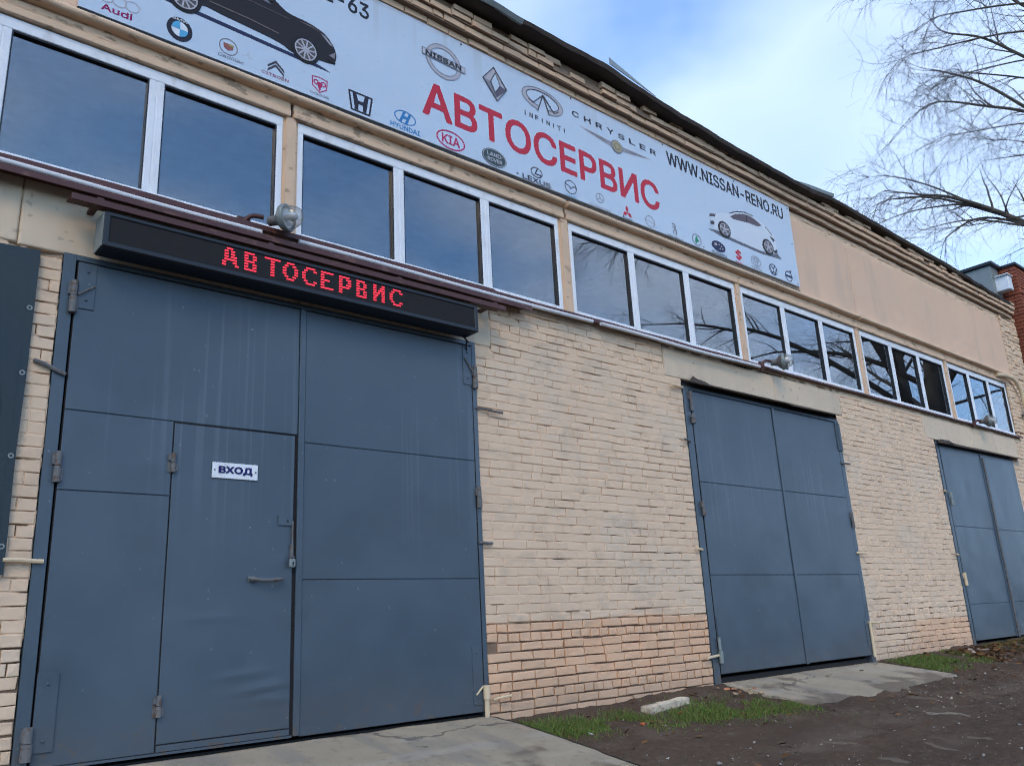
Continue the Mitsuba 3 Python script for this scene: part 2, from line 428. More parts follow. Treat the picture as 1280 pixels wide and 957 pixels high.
lay(-1.2, 1.140, 0.27, 3.95, excl=EXCL[:1], jit=1.0)
lay(4.455, 7.370, 0.27, 3.95, excl=EXCL, skip=lambda a, b, z: (b < 4.66 and 0.50 < z < 0.80 and b - a < 0.16 and rng.random() < 0.6))
lay(10.73, 13.752, 0.30, 3.95, excl=EXCL)
lay(16.99, 18.80, 0.36, 3.95, excl=EXCL, jit=1.4)
lay(1.14, 4.45, 3.87, 3.95)
lay(7.37, 10.73, 3.87, 3.95)
lay(13.755, 16.98, 3.90, 3.95)
lay(17.56, 18.80, 3.98, 5.13, jit=2.2, yf=-0.01)
lay(17.92, 18.80, 5.13, 6.50, jit=3.5, yf=-0.015)
lay(10.26, 17.92, 6.345, 6.495, z0=6.34, jit=1.2, tag='cornice')
lay(-1.0, 18.55, 6.50, 6.57, yf=-0.06, z0=6.500, joint=0.008, tag='cornice', jit=1.5, back=0.02)
lay(-1.0, 18.55, 6.575, 6.65, yf=-0.12, z0=6.576, joint=0.008, tag='cornice', jit=1.8, back=0.02)
lay(-1.0, 18.55, 6.65, 6.72, yf=-0.150, z0=6.652, joint=0.010, tag='cornice', jit=2.6, back=0.02, skip=lambda a, b, z: rng.random() < 0.07)
lay(-1.0, 18.55, 6.727, 6.79, yf=-0.155, z0=6.728, joint=0.012, tag='cornice', jit=3.5, back=0.02, skip=lambda a, b, z: rng.random() < 0.36)

BR = np.array([b[:7] for b in bricks])
TAGS = np.array([b[7] for b in bricks])


def brick_verts(b, r):
    x0, x1, z0, z1, yf, jit, back = b
    c = 0.0022 + 0.0014 * r.random() * jit
    s = 0.0011 * jit
    o = np.array([[x0, z0], [x1, z0], [x1, z1], [x0, z1]]) + r.normal(0, s, (4, 2))
    m = o.mean(0)
    inn = o + np.sign(m - o) * c * r.uniform(0.7, 1.6, (4, 2))
    if jit > 1.2 and r.random() < 0.3:      # a broken corner
        k = r.integers(4)
        inn[k] += (m - inn[k]) * r.uniform(0.1, 0.35)
        o[k] += (m - o[k]) * r.uniform(0.03, 0.12)
    tilt = r.normal(0, 0.0012 * jit, 4)
    v = np.vstack([np.column_stack([inn[:, 0], yf + tilt, inn[:, 1]]), np.column_stack([o[:, 0], yf + c + tilt, o[:, 1]]), np.column_stack([o[:, 0], np.full(4, back), o[:, 1]])])
    return v


q = []
for k in range(4):
    n = (k + 1) % 4
    q += [[4 + k, 4 + n, n, k], [8 + k, 8 + n, 4 + n, 4 + k]]
q = np.array(q + [[0, 1, 2, 3]])
BF = np.vstack([q[:, [0, 1, 2]], q[:, [0, 2, 3]]])
cen = np.column_stack([(BR[:, 0] + BR[:, 1]) / 2, BR[:, 4], (BR[:, 2] + BR[:, 3]) / 2])
rel = cen - CAM
dist = np.linalg.norm(rel, axis=1)
RGT = np.cross(FWD, UPV)
u_, v_, w_ = rel @ RGT, rel @ UPV, rel @ FWD
inside = (np.abs(u_ / w_) < 0.62) & (np.abs(v_ / w_) < 0.46) & (w_ > 0)
hid = (cen[:, 0] < 0.94) | ((TAGS == 'cornice') & (cen[:, 0] < 3.3))
size = (BR[:, 1] - BR[:, 0]) * (BR[:, 3] - BR[:, 2]) * (5.5 / dist) / dist ** 2
size[~inside | hid] = 0
biggest = set(np.argsort(-size)[:300].tolist())
rest = {'wall': [], 'cornice': []}
brng = np.random.default_rng(21)
for i in range(len(BR)):
    v = brick_verts(BR[i], brng)
    if i in biggest:
        put(f'{B}__{TAGS[i]}__brick', trimesh.Trimesh(v, BF, process=False), 'mat_brick')
    else:
        rest[TAGS[i]].append((v, BF))
for t in rest:
    put(f'{B}__{t}__brickwork', cat(rest[t]), 'mat_brick', kind='stuff')


# mortar sheets and the wall's mass behind them
def mortar(x0, x1, z0, z1, y0=0.0, res=0.022, rough=1.0):
    def fn(x, z):
        p = np.stack([x, z, x * 0], -1)
        n = meshkit.fbm(p * [7, 12, 1], 4, 2)
        f = meshkit.fbm(p * [1.1, 1.6, 1], 3, 12)
        d = 0.0048 + 0.026 * np.clip((n - 0.46) * 3.0, 0, 1) * (0.35 + 1.3 * np.clip((f - 0.35) * 2.5, 0, 1)) * rough
        top = np.clip((z - 3.35) / 0.3, 0, 1)
        low = np.clip((1.06 - z) / 0.06, 0, 1) * (x < 7.6) + 0.35 * np.clip((0.9 - z) / 0.1, 0, 1) * (x > 7.6)
        d = d + 0.012 * top * np.clip((n - 0.40) * 4, 0, 1) + low * (0.009 + 0.010 * n)
        return x, y0 + d, z
    return grid(np.arange(x0, x1 + res, res).clip(x0, x1), np.arange(z0, z1 + res, res).clip(z0, z1), fn)


sheets = [mortar(-1.2, 1.141, 0.15, 3.96), mortar(4.453, 7.371, 0.15, 3.96), mortar(10.727, 13.753, 0.15, 3.96), mortar(16.987, 18.80, 0.15, 3.96, rough=1.5),
          mortar(1.141, 4.453, 3.86, 3.96, rough=2), mortar(7.371, 10.727, 3.86, 3.96, rough=2), mortar(13.753, 16.987, 3.88, 3.96, rough=2),
          mortar(17.55, 18.80, 3.96, 6.5, rough=2.5), mortar(10.26, 17.92, 6.33, 6.5, y0=-0.004)]
put(f'{B}__wall', cat(sheets), 'mat_mortar', True)
corn = [grid(np.arange(-1, 18.56, 0.03), np.arange(a, b + 0.02, 0.02).clip(a, b), lambda x, z, y0=y0: (x, y0 + 0.012 + 0.020 * meshkit.fbm(np.stack([x * 9, z * 14, x * 0], -1), 4, 3), z))
        for a, b, y0 in ((6.49, 6.576, -0.06), (6.572, 6.65, -0.12), (6.65, 6.726, -0.145), (6.724, 6.83, -0.12))]
corn += [bx(-1, 18.55, yf + 0.008, 0.05, z, z + 0.012) for yf, z in ((-0.06, 6.497), (-0.12, 6.571), (-0.145, 6.648))]
put(f'{B}__cornice', cat(corn), 'mat_mortar')
core = [bx(-3, 1.20, 0.045, 0.40, -0.5, 3.95), bx(4.40, 7.43, 0.045, 0.40, -0.5, 3.95), bx(10.67, 13.81, 0.045, 0.40, -0.5, 3.95), bx(16.93, 18.80, 0.045, 0.40, -0.5, 3.95),
        bx(1.20, 4.40, 0.045, 0.40, 3.38, 3.95), bx(7.36, 10.74, 0.045, 0.40, 3.45, 3.95), bx(13.75, 17.0, 0.045, 0.40, 3.45, 3.95),
        bx(17.56, 18.80, 0.045, 0.40, 3.95, 6.85), bx(-3, 17.56, 0.03, 0.40, 5.0, 6.85),
        bx(-3, 18.8, 9.0, 9.3, -0.5, 7.4), bx(-3.3, -3, 0.045, 9.3, -0.5, 7.4), bx(18.5, 18.8, 0.40, 9.0, -0.5, 7.4), bx(-3, 18.5, 0.41, 9.0, -0.5, 0.30)]
put(f'{B}__masonry_core', cat(core), 'mat_room')

# smooth concrete lintels over the gates


def slab_grid(x0, x1, z0, z1, y, res=0.03, amp=0.004, seed=1, bow=0.0):
    """A slab face with a slightly uneven surface, rounded at its rim."""
    def fn(x, z):
        e = np.minimum(np.minimum(x - x0, x1 - x), np.minimum(z - z0, z1 - z))
        n = meshkit.fbm(np.stack([x * 2.5, z * 2.5, x * 0 + seed], -1), 4, seed) - 0.5
        return x, y + amp * n + 0.012 * np.clip(1 - e / 0.012, 0, 1) ** 2 + np.where(e <= 1e-6, 0.05, 0), z
    a = np.unique(np.concatenate([[x0, x0 + 1e-5, x0 + 0.006, x0 + 0.012, x1 - 0.012, x1 - 0.006, x1 - 1e-5, x1], np.arange(x0 + 0.02, x1 - 0.015, res)]))
    b = np.unique(np.concatenate([[z0, z0 + 1e-5, z0 + 0.006, z0 + 0.012, z1 - 0.012, z1 - 0.006, z1 - 1e-5, z1], np.arange(z0 + 0.02, z1 - 0.015, res)]))
    return grid(a, b, fn)


for x0, x1, z0, z1 in ((-1.2, 0.878, 3.415, 3.86), (0.882, 2.76, 3.405, 3.86), (2.765, 4.635, 3.405, 3.86), (7.10, 9.262, 3.530, 3.865), (9.268, 10.89, 3.535, 3.862), (13.44, 15.29, 3.50, 3.88), (15.296, 17.36, 3.51, 3.885)):
    put(f'{B}__lintel', slab_grid(x0, x1, z0, z1, -0.004, seed=int(x0 * 7) % 50 + 1), 'mat_plaster', True)
for x0, x1, z0, z1 in ((-1.0, 10.25, 5.19, 6.50), (10.26, 11.845, 5.19, 6.345), (11.853, 17.915, 5.19, 6.345)):
    put(f'{B}__plaster_panel', slab_grid(x0, x1, z0, z1, -0.006, amp=0.010, res=0.06, seed=int(x0) + 9), 'mat_plaster', True)

# lintel band above the windows, moulding
segs = [(-0.45, 2.66), (2.69, 5.70), (5.73, 8.75), (8.77, 11.78), (11.80, 14.83), (14.86, 17.56)]
for i, (a, b) in enumerate(segs):
    put(f'{B}__window_board', bx(a, b, -0.012, 0.06, 4.995, 5.052, 0.004), 'mat_trim')
    n = int((b - a) / 0.03)

    def rough(x, s=i):
        m = meshkit.fbm(np.array([[x * 4, s, 0], [x * 4, s + 3.3, 0], [x * 11, s + 7, 0]]), 4, 4) - 0.5
        return np.array([[0.06, 5.056 + 0.006 * m[2]], [0.004 + 0.022 * m[0], 5.058 + 0.01 * m[2]], [0.0 + 0.030 * m[1], 5.095], [0.004 + 0.022 * m[0], 5.133 + 0.012 * m[1]], [0.06, 5.136]])
    put(f'{B}__mortar_band', wavy(np.linspace(a, b, n), rough, 0), 'mat_trim', 40)
for a, b in ((-0.45, 5.69), (5.73, 11.80), (11.84, 17.90)):
    n = int((b - a) / 0.05)

    def mould(x):
        w = meshkit.fbm(np.array([[x * 1.3, 1, 0], [x * 6, 2, 0]]), 3, 6) - 0.5
        dz, dy = 0.014 * w[0], 0.010 * w[1]
        return np.array([[0.03, 5.128 + dz], [-0.045 + dy, 5.128 + dz], [-0.068 + dy, 5.140 + dz], [-0.074 + dy, 5.160 + dz], [-0.066 + dy, 5.180 + dz], [-0.030, 5.192 + dz], [0.03, 5.194 + dz]])
    put(f'{B}__moulding', wavy(np.linspace(a, b, n), mould, 0), 'mat_trim', 50)

# windows -----------------------------------------------------------
BAYS = [(-0.31, 2.608), (2.738, 5.634), (5.785, 8.690), (8.818, 11.715), (11.866, 14.762), (14.915, 17.535)]
for i, (a, b) in enumerate(BAYS):
    w = key(f'{B}__window')
    labels[w] = {'label': ['window of large panes, the nearest, at the left edge of the facade', 'second window from the left, above the red illuminated sign', 'third window from the left, above the brick pier', 'fourth window from the left, above the middle gate', 'fifth window from the left', 'last window, at the far right end'][i]}
    z0, z1, fr, mu = 3.955, 4.985, 0.048, 0.105
    yF, yB = 0.022, 0.085
    fm = [bx(a, b, yF, yB, z1 - 0.085, z1, 0.004), bx(a, b, yF, yB, z0, z0 + 0.06, 0.004), bx(a, a + fr, yF + 0.001, yB, z0 + 0.05, z1 - 0.08, 0.004), bx(b - fr, b, yF + 0.001, yB, z0 + 0.05, z1 - 0.08, 0.004)]
    put(f'{w}__frame', cat(fm), 'mat_white')
    pw = (b - a - 2 * fr - 2 * mu) / 3
    for k in range(3):
        x0 = a + fr + k * (pw + mu)
        if k:
            put(f'{w}__mullion', cat([bx(x0 - mu, x0 - mu / 2 - 0.003, yF + 0.002, yB, z0 + 0.055, z1 - 0.082, 0.004), bx(x0 - mu / 2 + 0.003, x0, yF + 0.002, yB, z0 + 0.055, z1 - 0.082, 0.004), bx(x0 - mu / 2 - 0.004, x0 - mu / 2 + 0.004, yF + 0.008, yB, z0 + 0.055, z1 - 0.082)]), 'mat_white')
        gk = bx(x0 - 0.001, x0 + 0.010, yF + 0.010, yB, z0 + 0.058, z1 - 0.083)
        put(f'{w}__gasket', cat([gk, bx(x0 + pw - 0.010, x0 + pw + 0.001, yF + 0.010, yB, z0 + 0.058, z1 - 0.083), bx(x0, x0 + pw, yF + 0.010, yB, z1 - 0.096, z1 - 0.083)]), 'mat_black')
        tl = rng.normal(0, 0.0022, 2)
        gp = np.array([[x0, 0.058, z0 + 0.055], [x0 + pw, 0.058 + tl[0], z0 + 0.055], [x0 + pw, 0.058 + tl[0] + tl[1], z1 - 0.083], [x0, 0.058 + tl[1], z1 - 0.083]])
        put(f'{w}__pane', trimesh.Trimesh(gp, [[0, 1, 2], [0, 2, 3]], process=False), 'mat_pane')
# painted posts between the windows
for a, b in [(BAYS[i][1], BAYS[i + 1][0]) for i in range(5)]:
    n = 24
    put(f'{B}__post', cat([grid(np.linspace(a + 0.001, b - 0.001, 6), np.linspace(3.955, 4.996, 40), lambda x, z, a=a, b=b: (x, 0.004 + 0.010 * (meshkit.fbm(np.stack([x * 8, z * 3, x * 0], -1), 3, 2) - 0.5) + 0.10 * (np.minimum(x - a, b - x) < 0.002), z)), bx(a + 0.002, b - 0.002, 0.03, 0.10, 3.95, 5.0)]), 'mat_trim', 35)

# flashing under the windows, conduit, ragged strip
us = np.arange(-1.2, 17.7, 0.06)


def flash(x):
    s = 0.10 if x < 4.66 else (0.075 if x < 9 else 0.055)
    w = meshkit.fbm(np.array([[x * 2.1, 5, 0], [x * 2.1, 8, 0]]), 3, 3) - 0.5
    zz = 3.945 + 0.008 * w[0]
    lip = 0.042 if x < 9 else 0.026
    return np.array([[0.022, zz + 0.012], [-s + 0.01 * w[1], zz - 0.012], [-s - 0.003 + 0.01 * w[1], zz - 0.012 - lip], [-s + 0.006 + 0.01 * w[1], zz - 0.012 - lip], [-s + 0.010 + 0.01 * w[1], zz - 0.018], [0.022, zz + 0.004]])


put(f'{B}__window_flashing', wavy(us, flash, 0), 'mat_maroon', 30, label='maroon metal flashing running under all the windows')
ul = np.arange(-1.2, 5.05, 0.08)


def flash2(x):
    w = meshkit.fbm(np.array([[x * 1.7, 3, 0]]), 3, 9)[0] - 0.5
    zz = 3.852 + 0.008 * w
    return np.array([[-0.004, zz + 0.004], [-0.150, zz - 0.014], [-0.153, zz - 0.058], [-0.147, zz - 0.058], [-0.144, zz - 0.018], [-0.004, zz]])


put(f'{B}__lower_flashing', wavy(ul, flash2, 0), 'mat_maroon', 30, label='second maroon metal strip over the largest gate')
for a, b in ((-1.0, 2.50), (2.70, 6.0), (6.02, 8.85)):
    pts = [(x, -0.105 - 0.004 * math.sin(x * 3), 3.872 + 0.006 * math.sin(x * 2.3)) for x in np.arange(a, b, 0.1)]
    put(f'{B}__conduit', tube(pts, 0.019, 8), 'mat_conduit', 50)

# steel bar that carries the illuminated sign
put(f'{B}__hanging_bar', cat([bx(1.10, 4.62, -0.262, -0.235, 3.668, 3.712, 0.003), bx(1.10, 4.62, -0.26, -0.12, 3.704, 3.712)] + [bx(x, x + 0.04, -0.24, 0.0, 3.712, 3.735) for x in (1.25, 2.4, 3.5, 4.5)]), 'mat_maroon')

# roof ----------------------------------------------------------------
ROOF = np.array([(-1.5, -0.30, 6.92), (4.2, -0.30, 6.92), (5.0, -0.30, 6.90), (6.30, -0.30, 6.93), (6.95, -0.285, 6.865), (7.7, -0.27, 6.845), (8.4, -0.26, 6.828), (9.3, -0.25, 6.812), (10.3, -0.25, 6.80), (11.2, -0.25, 6.855), (12.5, -0.23, 6.868), (13.9, -0.21, 6.85), (15.4, -0.19, 6.87), (16.6, -0.19, 6.80), (17.4, -0.17, 6.79), (18.5, -0.15, 6.80)])
ur = np.arange(-1.5, 18.55, 0.05)


def roof(x):
    y, z = np.interp(x, ROOF[:, 0], ROOF[:, 1]), np.interp(x, ROOF[:, 0], ROOF[:, 2])
    w = meshkit.fbm(np.array([[x * 1.6, 2, 0], [x * 5, 6, 0]]), 4, 5) - 0.5
    y, z = y + 0.03 * w[0], z + 0.02 * w[1]
    th = 0.060 + 0.05 * (w[0] + 0.3)
    return np.array([[y, z - th], [y - 0.01, z - 0.015], [y + 0.01, z], [4.5, z + 0.62], [9.4, z + 0.2], [9.4, z + 0.05], [0.35, z - 0.05], [0.02, z - 0.075], [y + 0.05, z - th - 0.01]])


put(f'{B}__roof', wavy(ur, roof, 0), 'mat_roof', 30, label='dark weathered roof with a ragged edge')


def sheet(quad, th=0.006, n=10, bend=0.0):
    p = np.asarray(quad, float)
    nr = np.cross(p[1] - p[0], p[3] - p[0])
    nr /= np.linalg.norm(nr)
    s = np.linspace(0, 1, n)

    def fn(u, v, off):
        P = (1 - u)[..., None] * ((1 - v)[..., None] * p[0] + v[..., None] * p[3]) + u[..., None] * ((1 - v)[..., None] * p[1] + v[..., None] * p[2])
        P = P + nr * (off + bend * (np.sin(u * 5 + v * 3) * 0.5 + u * v))[..., None]
        return P[..., 0], P[..., 1], P[..., 2]
    a, b = grid(s, s, lambda u, v: fn(u, v, u * 0)), grid(s, s, lambda u, v: fn(u, v, u * 0 - th))
    m = cat([a, trimesh.Trimesh(b.vertices, b.faces[:, ::-1], process=False)])
    rim = [i for i in range(n)] + [i * n + n - 1 for i in range(1, n)] + [(n - 1) * n + i for i in range(n - 2, -1, -1)] + [i * n for i in range(n - 2, 0, -1)]
    k = n * n
    f = [[rim[i], rim[(i + 1) % len(rim)], rim[(i + 1) % len(rim)] + k] for i in range(len(rim))] + [[rim[i], rim[(i + 1) % len(rim)] + k, rim[i] + k] for i in range(len(rim))]
    return trimesh.Trimesh(m.vertices, np.vstack([m.faces, f]), process=False)


for i, (qd, lb) in enumerate((
        (((4.45, -0.36, 6.855), (4.98, -0.36, 6.845), (5.05, -0.05, 7.02), (4.30, -0.05, 7.06)), 'loose grey metal sheet on the roof edge, nearest one'),
        (((6.30, -0.325, 6.90), (7.10, -0.300, 6.855), (7.06, -0.285, 6.875), (6.40, -0.255, 7.035)), 'loose grey metal sheet bent up above the roof edge'),
        (((10.25, -0.24, 6.82), (11.28, -0.24, 6.955), (11.28, 0.10, 7.02), (10.25, 0.10, 6.88)), 'loose grey metal sheet on the far part of the roof edge'))):
    if i == 1:
        t3 = np.array([(6.28, -0.325, 6.925), (7.08, -0.305, 6.850), (6.34, -0.275, 7.065)])
        n3 = np.array([0.01, 0.012, 0.004])
        m3 = trimesh.convex.convex_hull(np.vstack([t3, t3 + n3]))
    put(f'{B}__roof_sheet', m3 if i == 1 else sheet(qd, 0.05, bend=0.012), 'mat_zinc', label=lb)
put(f'{B}__parapet', bx(18.40, 18.82, 0.09, 9.3, 6.6, 7.70, 0.006), 'mat_zinc', label='grey metal clad parapet at the far end of the roof')
put(f'{B}__parapet_cap', bx(18.34, 18.86, 0.02, 9.3, 7.703, 7.775, 0.01), 'mat_black')

# gates ---------------------------------------------------------------


def gate(n, x0, x1, l0, lm, l1, zb, zt, panels, label):
    g = key(f'{B}__gate')
    labels[g] = {'label': label}
    fr = [bx(x0, l0 - 0.005, -0.012, 0.10, zb - 0.09, zt + 0.035, 0.003), bx(l1 + 0.005, x1, -0.012, 0.10, zb - 0.09, zt + 0.035, 0.003), bx(x0, x1, -0.010, 0.10, zt + 0.006, zt + 0.045, 0.003)]
    put(f'{g}__frame', cat(fr), 'mat_gate')
    put(f'{g}__threshold', cat([bx(x0, x1, 0.03, 0.10, zb - 0.16, zb - 0.035)]), 'mat_dark')
    put(f'{g}__backing', cat([bx(l0 + 0.006, lm - 0.002, -0.010, 0.035, zb, zt), bx(lm + 0.010, l1 - 0.006, -0.010, 0.035, zb, zt)]), 'mat_dark')
    for a, b, c, d in panels:
        def fn(x, z, a=a, b=b, c=c, d=d):
            e = np.minimum(np.minimum(x - a, b - x), np.minimum(z - c, d - z))
            w = meshkit.fbm(np.stack([x * 1.4, z * 1.1, x * 0 + n], -1), 3, n) - 0.5
            if a == 1.895:      # creased by years of kicks
                for zc, sl, xc, dp in ((0.70, 0.10, 2.55, 0.006), (0.79, 0.05, 2.42, 0.004), (0.62, -0.03, 2.62, 0.004), (1.15, 0.02, 2.2, 0.003)):
                    w = w - dp / 0.015 * np.exp(-((z - zc - sl * (x - xc)) / 0.022) ** 2) * np.exp(-((x - xc) / 0.16) ** 2)
            return x, -0.0175 + 0.015 * w + np.where(e < 1e-6, 0.006, 0) + 0.0035 * np.clip(1 - e / 0.004, 0, 1), z
        aa = np.unique(np.concatenate([[a, a + 1e-5, a + 0.004, b - 0.004, b - 1e-5, b], np.linspace(a + 0.01, b - 0.01, 40)]))
        bb = np.unique(np.concatenate([[c, c + 1e-5, c + 0.004, d - 0.004, d - 1e-5, d], np.linspace(c + 0.01, d - 0.01, 100 if a == 1.895 else 40)]))
        put(f'{g}__panel', grid(aa, bb, fn), 'mat_gate', 30)
    put(f'{g}__cover_strip', bx(lm - 0.020, lm + 0.026, -0.030, -0.012, zb - 0.005, zt - 0.004, 0.003), 'mat_gate')
    return g


def hinge(g, x, z0, z1, y=-0.035, r=0.016, mat='mat_rusty'):
    zm = z0 + (z1 - z0) * 0.52
    put(f'{g}__hinge', cat([tube([(x, y, z0), (x, y, zm - 0.002)], r * 1.12, 12), tube([(x, y, zm + 0.002), (x, y, z1)], r, 12), bx(x - 0.002, x + 0.03, y, -0.012, z0 + 0.01, zm - 0.01), bx(x - 0.03, x, y, -0.012, zm + 0.01, z1 - 0.01)]), mat, 40)


def plate(g, x0, x1, z0, z1, y=-0.026, mat='mat_gate'):
    put(f'{g}__hinge_plate', cat([bx(x0, x1, y, -0.012, z0, z1, 0.002)] + [trimesh.creation.icosphere(1, 0.010).apply_transform(trimesh.transformations.translation_matrix(((x0 + x1) / 2, y, z))) for z in (z0 + 0.06, z1 - 0.06)]), mat)


def rod(g, p0, p1, r=0.011, mat='mat_rusty'):
    p0, p1 = np.array(p0, float), np.array(p1, float)
    ts = np.linspace(0, 1, 5)
    pts = [p0 + (p1 - p0) * t + np.array([0, 0, 0.003 * math.sin(5 * t)]) for t in ts]
    put(f'{g}__anchor_rod', tube(pts, r, 7), mat, 50)


G1 = gate(1, 1.145, 4.450, 1.222, 2.790, 4.402, 0.385, 3.372,
          [(1.232, 2.766, 2.401, 3.366), (1.232, 1.886, 1.911, 2.398), (1.232, 1.886, 0.389, 1.908), (1.895, 2.748, 0.432, 2.390), (2.820, 4.392, 2.352, 3.366), (2.820, 4.392, 1.384, 2.349), (2.820, 4.392, 0.372, 1.381)],
          'large nearest blue grey steel gate with a small door in its left leaf')
put(f'{G1}__sill_rail', cat([bx(1.232, 2.766, -0.018, 0.02, 0.372, 0.386), bx(1.896, 2.748, -0.016, 0.02, 0.389, 0.426, 0.002)]), 'mat_gate')
G2 = gate(2, 7.375, 10.722, 7.480, 9.110, 10.630, 0.420, 3.412, [(a, b, c, d) for a, b in ((7.490, 9.088), (9.138, 10.620)) for c, d in ((0.424, 1.404), (1.408, 2.388), (2.392, 3.406))], 'middle blue grey steel gate under a bent metal strip')
G3 = gate(3, 13.758, 16.985, 13.845, 15.45, 16.90, 0.430, 3.430, [(a, b, c, d) for a, b in ((13.855, 15.428), (15.478, 16.89)) for c, d in ((0.434, 0.958), (0.962, 2.138), (2.142, 3.424))], 'farthest blue grey steel gate, partly cut off by the right edge')

plate(G1, 1.238, 1.340, 3.055, 3.365)
put(f'{G1}__hinge_strut', tube([(1.24, -0.04, 3.14), (1.335, -0.032, 3.215)], 0.006, 6), 'mat_rusty')
hinge(G1, 1.214, 3.015, 3.228, r=0.021)
hinge(G1, 1.220, 1.950, 2.135, r=0.019)
plate(G1, 1.226, 1.336, 0.465, 0.882)
hinge(G1, 1.202, 0.430, 0.605, r=0.026)
plate(G1, 4.300, 4.392, 3.010, 3.360)
put(f'{G1}__hinge_strut', tube([(4.31, -0.034, 3.25), (4.395, -0.04, 3.12)], 0.006, 6), 'mat_rusty')
hinge(G1, 4.418, 2.985, 3.180, r=0.021)
hinge(G1, 4.411, 1.955, 2.130, r=0.019)
plate(G1, 4.288, 4.372, 0.425, 0.872)
put(f'{G1}__hinge', cat([tube([(4.400, -0.042, 0.33), (4.400, -0.042, 0.46)], 0.020, 10), tube([(4.400, -0.045, 0.463), (4.400, -0.045, 0.565)], 0.028, 10)]), 'mat_cream', 40, label='cream painted lower right hinge of the nearest gate')
put(f'{G1}__hinge_strut', tube([(4.31, -0.03, 0.50), (4.372, -0.036, 0.56)], 0.007, 6), 'mat_cream')
for z0, z1 in ((2.06, 2.186), (0.585, 0.708)):
    hinge(G1, 1.892, z0, z1, r=0.015)
    put(f'{G1}__hinge_plate', bx(1.862, 1.888, -0.024, -0.014, z0, z0 + 0.07, 0.002), 'mat_rusty')
put(f'{G1}__lock_plate', cat([bx(2.632, 2.733, -0.026, -0.012, 1.748, 1.818, 0.002)]), 'mat_gate')
put(f'{G1}__keyhole', tube([(2.700, -0.0275, 1.780), (2.700, -0.02, 1.780)], 0.0085, 12), 'mat_black')
put(f'{G1}__handle', tube(curve([(2.437, -0.015, 1.388), (2.445, -0.052, 1.387), (2.50, -0.066, 1.380), (2.57, -0.070, 1.378), (2.63, -0.064, 1.384), (2.655, -0.050, 1.388), (2.664, -0.015, 1.389)], 6), 0.012, 8), 'mat_rusty', 50, label='curved steel pull handle of the small door')
put(f'{G1}__handle_foot', bx(2.430, 2.478, -0.030, -0.014, 1.372, 1.404, 0.002), 'mat_zinc')
put(f'{G1}__lock_hasp', cat([bx(2.724, 2.745, -0.034, -0.014, 1.50, 1.62, 0.002), tube([(2.738, -0.028, 1.55), (2.738, -0.028, 1.78)], 0.006, 6)]), 'mat_rusty')
for p0, p1 in (((1.035, -0.02, 2.68), (1.215, -0.028, 2.615)), ((0.99, -0.03, 1.498), (1.195, -0.032, 1.494)), ((4.425, -0.02, 2.815), (4.70, -0.05, 2.800)), ((4.40, -0.024, 1.668), (4.535, -0.03, 1.670)), ((4.49, -0.02, 0.45), (4.61, -0.10, 0.478))):
    rod(G1, p0, p1, 0.013 if p0[0] < 2 else 0.011, 'mat_cream' if p0[0] < 1.02 or p0[2] < 1 else 'mat_rusty')
hinge(G2, 7.466, 3.03, 3.13, r=0.024)
hinge(G2, 7.470, 3.17, 3.40, r=0.017)
hinge(G2, 7.472, 2.02, 2.18, r=0.018)
plate(G2, 7.492, 7.545, 0.56, 0.98)
put(f'{G2}__hinge', cat([tube([(7.478, -0.04, 0.53), (7.478, -0.04, 0.655)], 0.024, 10), tube([(7.474, -0.04, 0.66), (7.474, -0.04, 0.78)], 0.017, 10)]), 'mat_zinc', 40)
put(f'{G2}__hinge', cat([tube([(10.652, -0.03, 3.03), (10.652, -0.03, 3.40)], 0.017, 8), bx(10.60, 10.72, -0.030, -0.012, 3.02, 3.40, 0.004)]), 'mat_gate', 40)
hinge(G2, 10.648, 2.0, 2.20, r=0.018)
plate(G2, 10.565, 10.622, 0.52, 0.84)
put(f'{G2}__hinge', tube([(10.654, -0.04, 0.40), (10.654, -0.04, 0.82)], 0.018, 10), 'mat_cream', 40)
for p0, p1, m in (((7.12, -0.05, 3.415), (7.36, -0.02, 3.428), 'mat_cream'), ((7.26, -0.05, 2.83), (7.39, -0.02, 2.824), 'mat_rusty'), ((7.26, -0.05, 1.668), (7.39, -0.02, 1.669), 'mat_cream'), ((7.22, -0.06, 0.59), (7.46, -0.03, 0.61), 'mat_cream'),
                  ((10.62, -0.02, 2.852), (10.77, -0.06, 2.85), 'mat_rusty'), ((10.64, -0.02, 1.68), (10.83, -0.06, 1.675), 'mat_cream'), ((10.65, -0.02, 0.812), (10.87, -0.07, 0.805), 'mat_cream')):
    rod(G2, p0, p1, 0.013, m)
hinge(G3, 13.90, 2.46, 2.66, r=0.024, mat='mat_zinc')
hinge(G3, 13.84, 1.24, 1.43, r=0.022, mat='mat_cream')
put(f'{G3}__lock_bar', tube([(15.50, -0.04, 0.42), (15.49, -0.04, 3.35)], 0.016, 8), 'mat_rusty', 40)
for z in (2.67, 1.70):
    rod(G3, (13.66, -0.05, z), (13.80, -0.02, z - 0.004), 0.012, 'mat_cream')

